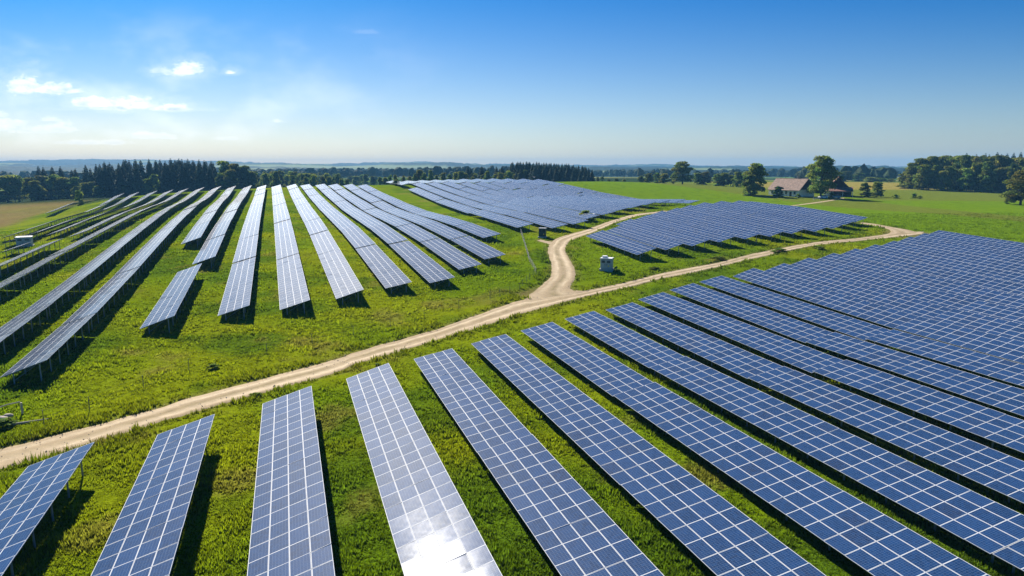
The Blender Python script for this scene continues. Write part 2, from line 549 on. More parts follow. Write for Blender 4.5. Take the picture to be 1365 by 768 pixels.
# ------------------------------------------------------------------ track geometry (left and right edge points in metres)
STRIPS = {    'main': [(-39.11, 43.85, -36.17, 40.29), (-37.09, 46.67, -34.48, 43.15), (-33.69, 50.27, -31.42, 46.65), (-30.06, 54.99, -28.29, 51.56), (-28.95, 56.91, -27.05, 52.95), (-24.36, 62.95, -22.75, 58.56), (-18.62, 69.82, -17.42, 65.1), (-16.81, 73.17, -15.77, 68.43), (-9.2, 82.8, -8.63, 77.49), (-4.68, 89.53, -4.34, 82.76), (0.6, 96.85, 0.55, 89.11), (6.56, 100.23, 6.23, 95.08), (12.97, 104.18, 12.55, 100.72), (18.46, 108.33, 17.84, 104.58), (24.51, 113.34, 23.77, 109.73), (30.95, 117.9, 29.94, 113.88), (37.63, 122.34, 36.6, 118.85), (47.42, 130.94, 45.75, 126.14), (62.04, 141.5, 60.48, 137.82), (74.27, 147.65, 72.5, 144.02), (82.92, 153.26, 80.18, 148.04), (90.67, 159.29, 86.2, 151.24), (96.63, 160.16, 94.5, 156.54)],
    'branch': [(1.03, 96.81, 12.34, 102.8), (2.53, 100.71, 9.67, 103.78), (4.56, 106.22, 9.13, 105.63), (6.18, 112.14, 10.06, 109.46), (6.73, 116.42, 10.97, 116.16), (6.95, 121.67, 10.91, 121.39), (6.9, 131.33, 10.58, 130.97), (7.43, 138.75, 10.73, 135.8), (9.34, 148.36, 12.06, 143.93), (13.76, 156.27, 15.26, 151.46), (18.23, 163.44, 18.79, 157.39), (25.38, 177.26, 26.37, 173.52), (33.16, 189.13, 34.13, 186.0), (40.19, 193.8, 41.47, 191.84), (43.78, 196.17, 44.15, 194.45)],
    'loop': [(83.97, 153.32, 94.97, 158.83), (88.47, 159.45, 94.4, 163.72), (89.87, 165.05, 93.14, 167.05), (89.04, 169.82, 91.82, 172.27), (87.82, 172.62, 89.75, 174.95)],
    'spur': [(5.42, 146.63, 6.29, 148.14), (6.89, 143.51, 7.64, 145.88), (8.6, 140.45, 9.46, 144.19)],
    'farm': [(95.48, 251.26, 98.36, 255.95), (108.85, 263.89, 111.03, 267.82), (120.2, 273.46, 122.6, 278.3), (131.03, 284.14, 133.99, 289.96), (144.93, 300.29, 148.26, 306.57)]}


def resample(pairs, step):
    P = np.array(pairs, float)
    # Catmull-Rom through the pairs
    out = []
    n = len(P)
    for i in range(n - 1):
        p0, p1, p2, p3 = P[max(i - 1, 0)], P[i], P[i + 1], P[min(i + 2, n - 1)]
        L = max(np.hypot(*(p2[:2] - p1[:2])), np.hypot(*(p2[2:] - p1[2:])))
        k = max(2, int(L / step))
        for t in np.arange(k) / k:
            out.append(0.5 * ((2 * p1) + (p2 - p0) * t + (2 * p0 - 5 * p1 + 4 * p2 - p3) * t * t + (3 * p1 - p0 - 3 * p2 + p3) * t ** 3))
    out.append(P[-1])
    return np.array(out)


TRACK = {k: resample(v, 0.7) for k, v in STRIPS.items()}
from mathutils.kdtree import KDTree
_rs = []
for k, P in TRACK.items():
    c = (P[:, :2] + P[:, 2:]) / 2
    d = np.gradient(c, axis=0)
    d /= np.linalg.norm(d, axis=1)[:, None] + 1e-9
    nrm = np.stack([-d[:, 1], d[:, 0]], 1)
    hw = np.abs(((P[:, :2] - P[:, 2:]) * nrm).sum(1)) / 2
    for q, w in zip(c, hw):
        _rs.append((q[0], q[1], w))
_rs = np.array(_rs)
KD = KDTree(len(_rs))
for i, q in enumerate(_rs):
    KD.insert((q[0], q[1], 0), i)
KD.balance()


def edge_dist(x, y):
    """distance outside the track edge (negative on the track)"""
    out = np.full(len(x), 99.0)
    near = (y < 320) & (y > -20) & (np.abs(x) < 170)
    for i in np.nonzero(near)[0]:
        best = 99.0
        for (co, j, d) in KD.find_n((x[i], y[i], 0), 9):
            best = min(best, d - _rs[j, 2])
        out[i] = best
    return out


AZR = R_(-18.2)


def perp(x, y, az=AZR):
    return x * math.cos(az) - y * math.sin(az)


def lerp3(a, b, t):
    t = np.asarray(t)[:, None]
    return a * (1 - t) + np.asarray(b) * t


def sstep(v, lo, hi):
    t = np.clip((v - lo) / (hi - lo), 0, 1)
    return t * t * (3 - 2 * t)


def soil_colour(x, y):
    """albedo of what grows or lies at (x, y)"""
    c = np.tile(np.array([0.126, 0.192, 0.004]), (len(x), 1))
    c = lerp3(c, (0.220, 0.240, 0.005), sstep(fbm(x, y, 22, 1), 0.42, 0.68) * 0.6)
    c = lerp3(c, (0.066, 0.125, 0.006), sstep(fbm(x, y, 9, 4), 0.46, 0.70) * 0.8)
    c = lerp3(c, (0.19, 0.17, 0.035), sstep(fbm(x, y, 6, 9), 0.63, 0.78) * 0.6)
    pl = perp(x, y, R_(-19.5))
    # dry stubble left of the panels
    w = sstep(-pl, 93, 99) * sstep(y, 215, 245) * sstep(-y, -432, -424)
    c = lerp3(c, (0.21, 0.145, 0.055), w * (0.55 + 0.45 * fbm(x, y, 18, 3)))
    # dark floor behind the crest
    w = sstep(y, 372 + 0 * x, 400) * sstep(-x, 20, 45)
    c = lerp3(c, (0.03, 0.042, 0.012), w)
    pr = perp(x, y)
    # bright mown meadow on the right
    w = np.maximum(sstep(pr, 134, 142), sstep(y, 352, 366) * sstep(pr, 60, 80)) * sstep(y, 118, 135)
    c = lerp3(c, np.array([0.115, 0.195, 0.005]), w * (0.8 + .2 * fbm(x, y, 30, 2)))
    ml = np.abs((perp(x, y, R_(-62)) / 9.0) % 1 - .5)
    c = lerp3(c, (0.085, 0.150, 0.006), w * sstep(-ml, -.07, -.02) * 0.8)
    # olive crop further back
    w = np.maximum(sstep(y - (303 + (110 - x) * 4.4), 0, 4) * sstep(x, 82, 90) * sstep(-x, -150, -146),
                   sstep(y - (283 + 0.02 * x), 0, 4) * sstep(x, 150, 156))
    c = lerp3(c, (0.125, 0.155, 0.018), w)
    w = sstep(y, 395, 410) * sstep(x, 150, 170) * sstep(-x, -330, -280)
    c = lerp3(c, (0.24, 0.20, 0.045), w)
    # far fields
    far = sstep(y, 560, 600)
    cell = vnoise(np.floor(x / 190 + 0.3 * np.sin(y / 200)) * 7.7, np.floor(y / 150 + 0.4 * np.sin(x / 330)) * 5.1, 1.0, 5)
    pal = np.array([[0.10, 0.16, 0.025], [0.06, 0.10, 0.02], [0.13, 0.17, 0.03], [0.025, 0.045, 0.015], [0.20, 0.18, 0.06], [0.07, 0.13, 0.02]])
    c = c * (1 - far[:, None]) + pal[np.clip((cell * 6).astype(int), 0, 5)] * far[:, None]
    return c


def set_soil(me, c):
    a = me.attributes.new('soil', 'FLOAT_COLOR', 'POINT')
    a.data.foreach_set('color', np.column_stack([c, np.ones(len(c))]).astype(np.float32).ravel())


def axis(fine0, fine1, step, lo, hi, g=1.09):
    a = list(np.arange(fine0, fine1 + .01, step))
    s = step
    while a[-1] < hi:
        s *= g
        a.append(a[-1] + s)
    s = step
    while a[0] > lo:
        s *= g
        a.insert(0, a[0] - s)
    return np.array(a)


def grid_faces(ny, nx):
    i = np.arange(ny - 1)[:, None] * nx + np.arange(nx - 1)[None]
    return np.stack([i, i + 1, i + nx + 1, i + nx], -1).reshape(-1, 4)


gx, gy = axis(-150, 150, 1.5, -5000, 5000), axis(10, 260, 1.5, -300, 5000)
gx, gy = np.clip(gx, -5400, 5400), np.clip(gy, -400, 5400)
GX, GY = np.meshgrid(gx, gy)
fx, fy = GX.ravel(), GY.ravel()
ed = edge_dist(fx, fy)
relief = (fbm(fx, fy, 4.5, 21) - .5) * 0.34 * sstep(ed, 1.5, 4.0) * sstep(-np.hypot(fx, fy), -420, -260)
verge = 0.10 * sstep(ed, 0.3, 1.4) * sstep(-ed, -5.0, -2.0)
gzv = ground(fx, fy) + relief + np.where(ed < 60, verge, 0)
me = mesh_np("ground", np.column_stack([fx, fy, gzv]), grid_faces(len(gy), len(gx)), [M_GROUND], smooth=True)
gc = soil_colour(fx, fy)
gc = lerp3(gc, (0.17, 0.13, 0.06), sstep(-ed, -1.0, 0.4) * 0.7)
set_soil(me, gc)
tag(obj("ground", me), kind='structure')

# ------------------------------------------------------------------ dirt tracks
for ti, (name, lift) in enumerate((('main', .055), ('branch', .062), ('loop', .060), ('spur', .050), ('farm', .05))):
    P = TRACK[name]
    n, kx = len(P), 15
    s = np.cumsum(np.r_[0, np.hypot(*np.diff((P[:, :2] + P[:, 2:]) / 2, axis=0).T)])
    t = np.linspace(0, 1, kx)
    jit = (np.array([fbm(s, s * 0 + 3 * ti, 2.2, 31), fbm(s, s * 0 + 3 * ti, 2.2, 37)]) - .5) * 0.16
    T_ = t[None, :] + jit[0][:, None] * (1 - t)[None] - jit[1][:, None] * t[None]
    X = P[:, None, 0] * (1 - T_) + P[:, None, 2] * T_
    Y = P[:, None, 1] * (1 - T_) + P[:, None, 3] * T_
    x, y = X.ravel(), Y.ravel()
    tt = np.tile(t, n)
    ss = np.repeat(s, kx)
    rut = np.exp(-((tt - .27) / .075) ** 2) + np.exp(-((tt - .73) / .075) ** 2)
    edge = np.exp(-((tt - 0) / .06) ** 2) + np.exp(-((tt - 1) / .06) ** 2)
    mid = np.exp(-((tt - .5) / .11) ** 2)
    nz = fbm(x, y, 1.6, 51)
    z = ground(x, y) + lift - .025 * rut + 0.03 * (nz - .5) - .07 * edge
    c = np.tile(np.array([0.44, 0.335, 0.205]), (len(x), 1))
    c = lerp3(c, (0.60, 0.48, 0.31), rut * 0.85)
    c = lerp3(c, (0.22, 0.17, 0.075), np.clip(mid * (.35 + .65 * sstep(nz, .25, .6)) * 0.9, 0, 1))
    streak = fbm(tt * 9, ss / 14, 1.0, 61)
    c = lerp3(c, (0.31, 0.225, 0.125), sstep(streak, .45, .7) * 0.7)
    c = lerp3(c, (0.20, 0.16, 0.07), np.clip(edge * (0.4 + nz * .8), 0, 1) * .8)
    me = mesh_np("dirt_track", np.column_stack([x, y, z]), grid_faces(n, kx), [M_ROAD], smooth=True)
    set_soil(me, c)
    tag(obj("dirt_track", me), kind='structure')

# ------------------------------------------------------------------ grass: tufts of blades, thinner with distance
NT_ = 150000
u = rng.random(NT_)
ty = 23.0 * np.exp(u * math.log(215 / 23.0))
tx = (rng.random(NT_) * 1.72 - 0.86) * ty
ed = edge_dist(tx, ty)
keep = ed > (rng.random(NT_) ** 2) * 0.5 + 0.02
tx, ty, ed = tx[keep], ty[keep], ed[keep]
n = len(tx)
clump = fbm(tx, ty, 1.7, 71)
big = fbm(tx, ty, 6.0, 77)
tz = ground(tx, ty) + (fbm(tx, ty, 4.5, 21) - .5) * 0.34 * sstep(ed, 1.5, 4.0)
vg = np.where(ed < 8, sstep(-ed, -4.5, -0.8), 0)
hgt = 0.8 * (0.10 + 0.26 * sstep(clump, .35, .75) + 0.12 * sstep(big, .45, .7) + 0.26 * vg * sstep(big + clump, .6, 1.1)) * (0.7 + 0.6 * rng.random(n))
wid = np.minimum(0.022 + ty * 0.00105, .13)
base = soil_colour(tx, ty) * (0.75 + 0.6 * rng.random(n))[:, None] * (0.72 + .6 * clump)[:, None] * (1 - .30 * vg)[:, None]
NB = 5
V = np.zeros((n, NB, 3, 3), np.float32)
C = np.zeros((n, NB, 3, 3), np.float32)
for k in range(NB):
    a = rng.random(n) * 2 * math.pi
    lean = rng.random(n) * 0.7 + 0.1
    ox, oy = (rng.random(n) - .5) * (0.10 + ty * .004), (rng.random(n) - .5) * (0.10 + ty * .004)
    h = hgt * (0.6 + 0.6 * rng.random(n))
    ca_, sa_ = np.cos(a), np.sin(a)
    bx, by = tx + ox, ty + oy
    V[:, k, 0] = np.stack([bx - sa_ * wid, by + ca_ * wid, tz - .03], -1)
    V[:, k, 1] = np.stack([bx + sa_ * wid, by - ca_ * wid, tz - .03], -1)
    V[:, k, 2] = np.stack([bx + ca_ * lean * h, by + sa_ * lean * h, tz + h], -1)
    cc = base * (0.8 + 0.4 * rng.random(n))[:, None]
    C[:, k, 0] = cc
    C[:, k, 1] = cc
    C[:, k, 2] = cc * np.array([1.3, 1.2, 1.0])
V = V.reshape(-1, 3)
me = mesh_np("meadow_grass", V, np.arange(len(V)).reshape(-1, 3), [M_GRASS])
set_soil(me, C.reshape(-1, 3))
tag(obj("meadow_grass", me), "short yellow green meadow grass growing between the solar tables and along the track", "grass", kind='stuff')

# loose stones on the track and its edges
pv_, pf_, pc_, off = [], [], [], 0
T0 = np.array([(1, 0, 0), (-.5, .87, 0), (-.5, -.87, 0), (0, 0, .8), (.3, .2, .6)], float)
F0 = np.array([(0, 1, 4), (1, 3, 4), (3, 0, 4), (1, 2, 3), (2, 0, 3)])
for nm in ('main', 'branch'):
    P = TRACK[nm]
    for _ in range(1500 if nm == 'main' else 300):
        i = rng.integers(0, len(P) - 1)
        t = rng.beta(.45, .45) * 1.06 - .03
        q = P[i] + (P[i + 1] - P[i]) * rng.random()
        x, y = q[0] * (1 - t) + q[2] * t, q[1] * (1 - t) + q[3] * t
        s = rng.uniform(.02, .075) * (1.8 if rng.random() < .06 else 1)
        a = rng.random() * 6.28
        Rm_ = np.array([[math.cos(a), -math.sin(a), 0], [math.sin(a), math.cos(a), 0], [0, 0, 1]])
        pv_.append((T0 * rng.uniform(.7, 1.3, T0.shape)) @ Rm_.T * s + [x, y, 0.0])
        pf_.append(F0 + off)
        off += 5
        pc_.append(np.tile(np.array([0.55, 0.47, 0.35]) * rng.uniform(.55, 1.3), (5, 1)))
pv_ = np.concatenate(pv_)
pv_[:, 2] += ground(pv_[:, 0], pv_[:, 1]) + .05
me = mesh_np("track_gravel", pv_, np.concatenate(pf_), [M_ROAD])
set_soil(me, np.concatenate(pc_))
tag(obj("track_gravel", me), "loose pale stones scattered along the dirt track", "gravel", kind='stuff')

# ------------------------------------------------------------------ wooded hills on the horizon
RIDGES = [
    (4300, 600, 10, [(-300, 217), (0, 217), (60, 215.5), (150, 214.8), (250, 216), (350, 218), (450, 218.5), (560, 217.3), (640, 219), (700, 220), (800, 221), (870, 219.8), (950, 222), (1040, 221.6), (1400, 222.5), (1700, 222)]),
    (3100, 480, 9, [(-300, 216), (0, 217.8), (40, 218), (70, 220.5), (150, 219.8), (330, 219), (400, 219.3), (450, 221), (520, 219.2), (600, 218), (640, 220), (720, 222), (800, 222.3), (900, 222.5), (1000, 221.5), (1050, 223), (1130, 223), (1400, 223), (1700, 222)]),
    (2200, 380, 8, [(-300, 219), (0, 221), (60, 223), (150, 224), (300, 224), (380, 222.6), (450, 225), (600, 225), (700, 224.5), (790, 223), (870, 223.5), (960, 222.5), (1050, 224), (1080, 222), (1130, 221.2), (1210, 222), (1400, 222), (1700, 222)]),
    (1600, 280, 7, [(-300, 226), (0, 228), (300, 228.5), (360, 226.5), (450, 229), (600, 229.5), (800, 226), (900, 226.5), (1000, 227), (1100, 225.5), (1150, 224), (1210, 225), (1400, 225), (1700, 224)])]
for ri, (Y0, dep, amp, prof) in enumerate(RIDGES):
    pr = np.array(prof, float)
    half = Y0 * 1.05
    nx = 900 if ri < 3 else 1000
    xs = np.linspace(-half, half, nx)
    el = np.interp(xs, (pr[:, 0] - 682.5) / 910 * Y0, CAM_H + (223 - pr[:, 1]) * (1.25 if ri < 2 else 1.1) / 910 * Y0) - amp * 0.6
    rows = np.linspace(-1, 1, 23)
    XX, RR = np.meshgrid(xs, rows)
    YY = Y0 + RR * dep
    XX = XX * YY / Y0
    sh = np.cos(np.clip(RR, -1, 1) * math.pi / 2) ** 0.8
    ZZ = -9 + (el[None] + 9) * sh
    x, y = XX.ravel(), YY.ravel()
    wood = fbm(x, y, Y0 * .10, 3 + ri)
    th_ = (0.44, 0.42, 0.36, 0.30)[ri]
    forest = sstep(wood, th_, th_ + .03)
    z = ZZ.ravel() + forest * amp * (1.3 * fbm(x, y, 30 + Y0 * .004, 8, 4) - .1)
    me = mesh_np("hills", np.column_stack([x, y, z]), grid_faces(23, nx), [M_WOODS], smooth=False)
    c = np.tile(np.array([0.012, 0.028, 0.014]), (len(x), 1)) * (0.6 + 0.8 * fbm(x, y, 40, 5))[:, None]
    c = lerp3(c, (0.16, 0.20, 0.06), 1 - forest)
    set_soil(me, c)
    tag(obj("hills", me), kind='structure')

# ------------------------------------------------------------------ far woods that read as one mass
SPH = None


def blob_template(seed):
    bm = bmesh.new()
    bmesh.ops.create_icosphere(bm, subdivisions=2, radius=1.0)
    rr = random.Random(seed)
    for v in bm.verts:
        v.co *= 1 + rr.uniform(-.28, .22)
        if v.co.z < 0:
            v.co.z *= .6
    V = np.array([v.co[:] for v in bm.verts])
    F = np.array([[v.index for v in f.verts] for f in bm.faces])
    bm.free()
    return V, F


def woods(name, regions, label, seed):
    r = np.random.default_rng(seed)
    T0 = [blob_template(seed + i) for i in range(4)]
    Vs, Fs, Cs, off = [], [], [], 0
    for (x0, x1, y0, y1, n, hh) in regions:
        for i in range(n):
            x = r.uniform(x0, x1)
            y = r.uniform(y0, y1)
            h = hh * r.uniform(.7, 1.25)
            w = h * r.uniform(.34, .55)
            V, F = T0[i % 4]
            a = r.uniform(0, 6.28)
            R2 = np.array([[math.cos(a), -math.sin(a)], [math.sin(a), math.cos(a)]])
            Q = V.copy()
            Q[:, :2] = Q[:, :2] @ R2
            Q = Q * [w, w, h * .56] + [x, y, gz(x, y) + h * .46]
            Vs.append(Q)
            Fs.append(F + off)
            off += len(V)
            base = np.array([0.030, 0.052, 0.016]) * r.uniform(.6, 1.5) * np.array([r.uniform(.85, 1.35), 1, 1])
            Cs.append(np.tile(base, (len(V), 1)) * r.uniform(.75, 1.25, (len(V), 1)))
    me = mesh_np(name, np.concatenate(Vs), np.concatenate(Fs), [M_WOODS], smooth=False)
    set_soil(me, np.concatenate(Cs))
    return tag(obj(name, me), label, "woods", kind='stuff')


woods("far_woods", [(-420, -60, 960, 1250, 190, 13), (-900, -420, 700, 1100, 160, 14), (-700, -250, 1250, 1500, 130, 14), (-120, 60, 800, 900, 50, 11)],
      "hazy mixed woods in the valley behind the left hillside field", 3)
woods("far_woods", [(150, 300, 800, 900, 40, 10), (120, 420, 1150, 1300, 70, 12), (300, 800, 640, 760, 120, 12), (-80, 60, 1150, 1300, 40, 11), (420, 900, 1000, 1300, 150, 14)],
      "hazy mixed woods beyond the meadow and the farm", 8)

# ------------------------------------------------------------------ the air
hz = MB().box((0, 0, 31), (11200, 11200, 100)).mesh("haze", M_WOODS)
hm = bpy.data.materials.new("hazy air")
hm.use_nodes = True
ht = NT(hm.node_tree)
ht.n.clear()
pv = ht.new('ShaderNodeVolumePrincipled')
pv.inputs['Color'].default_value = (0.20, 0.53, 0.89, 1)
pv.inputs['Density'].default_value = 0.00017
pv.inputs['Anisotropy'].default_value = 0.0
ho = ht.new('ShaderNodeOutputMaterial')
ht.l.new(pv.outputs[0], ho.inputs['Volume'])
hz.materials.clear()
hz.materials.append(hm)
tag(obj("haze", hz), kind='stuff')

# ------------------------------------------------------------------ solar tables
ML, MW, TILT = 1.42, 1.015, R_(16.5)
LOWZ = 0.95
CT, ST = math.cos(TILT), math.sin(TILT)


def module_rows(n, rows, single, cell=M_CELL):
    """glass and frame of modules laid n along the row and rows up the slope"""
    V, F, MI, UV, SH = [], [], [], [], []
    gap, fr = 0.012, 0.025
    rr = random.Random(n * 13 + rows)
    for i in range(n):
        for j in range(rows):
            x0, x1 = j * MW + gap / 2, (j + 1) * MW - gap / 2
            y0, y1 = i * ML + gap / 2, (i + 1) * ML - gap / 2
            b = len(V)
            V += [(x0, y0, 0), (x1, y0, 0), (x1, y1, 0), (x0, y1, 0)]
            V += [(x0 + fr, y0 + fr, -.003), (x1 - fr, y0 + fr, -.003), (x1 - fr, y1 - fr, -.003), (x0 + fr, y1 - fr, -.003)]
            V += [(x0, y0, -.04), (x1, y0, -.04), (x1, y1, -.04), (x0, y1, -.04)]
            sh = rr.random()
            for k in range(4):
                k2 = (k + 1) % 4
                F.append((b + k, b + k2, b + 4 + k2, b + 4 + k))
                MI.append(0)
                F.append((b + 8 + k, b + 8 + k2, b + k2, b + k))
                MI.append(0)
            F.append((b + 4, b + 5, b + 6, b + 7))
            MI.append(1)
            F.append((b + 11, b + 10, b + 9, b + 8))
            MI.append(2)
            SH += [sh] * 10
    me = mesh_np("solar_panel" if single else "panel_surface", V, F, [M_ALU, cell, M_BACK], MI)
    uv = me.uv_layers.new(name="UVMap")
    q = [(0, 0), (0, 1), (1, 1), (1, 0)]
    for p in me.polygons:
        if p.material_index == 1:
            for li, c in zip(p.loop_indices, q):
                uv.data[li].uv = c
    a = me.attributes.new('shade', 'FLOAT', 'FACE')
    a.data.foreach_set('value', np.array(SH, np.float32))
    return me


PANEL = module_rows(1, 1, True)
PANEL_SHEEN = module_rows(1, 1, True, M_CELL_SHEEN)
SURF, FRAME, FRAMEP = {}, {}, {}


def frame_mesh(n, posts, CT, ST):
    """purlins, rafters and braces in the table's own frame (origin: ground below the middle)"""
    L, Wd = n * ML, 4 * MW
    m = MB()
    hx = Wd * CT / 2

    def P(u, y, dz):          # u along the slope 0..Wd
        return (u * CT - hx - dz * -ST * 0, y, LOWZ + u * ST + dz)
    for uu in (0.55, 1.55, 2.5, 3.5):
        m.bar(P(uu, -L / 2 + .05, -.075), P(uu, L / 2 - .05, -.075), .035, 4)
    k = max(2, int(round(L / 3.4)) + 1)
    for i in range(k):
        y = -L / 2 + .5 + (L - 1.0) * i / (k - 1)
        m.bar(P(.2, y, -.15), P(Wd - .2, y, -.15), .045, 4)
        m.bar((0.95 * CT - hx, y, 0.35), P(3.0, y, -.17), .03, 4)
        if posts:
            m.bar((0.95 * CT - hx, y, -.6), P(.95, y, -.15), .055, 5)
            m.bar((3.25 * CT - hx, y, -.6), P(3.25, y, -.15), .055, 5)
    return m.mesh("support_frame", M_STEEL)


POST = MB().bar((0, 0, 0), (0, 0, 1), .06, 8).box((0, 0, .985), (.16, .16, .03)).mesh("post", M_STEEL)
ORD = ["zeroth", "first", "second", "third", "fourth", "fifth", "sixth", "seventh", "eighth", "ninth", "tenth", "eleventh", "twelfth", "thirteenth", "fourteenth", "fifteenth", "sixteenth", "seventeenth", "eighteenth", "nineteenth", "twentieth", "twenty-first", "twenty-second", "twenty-third"]
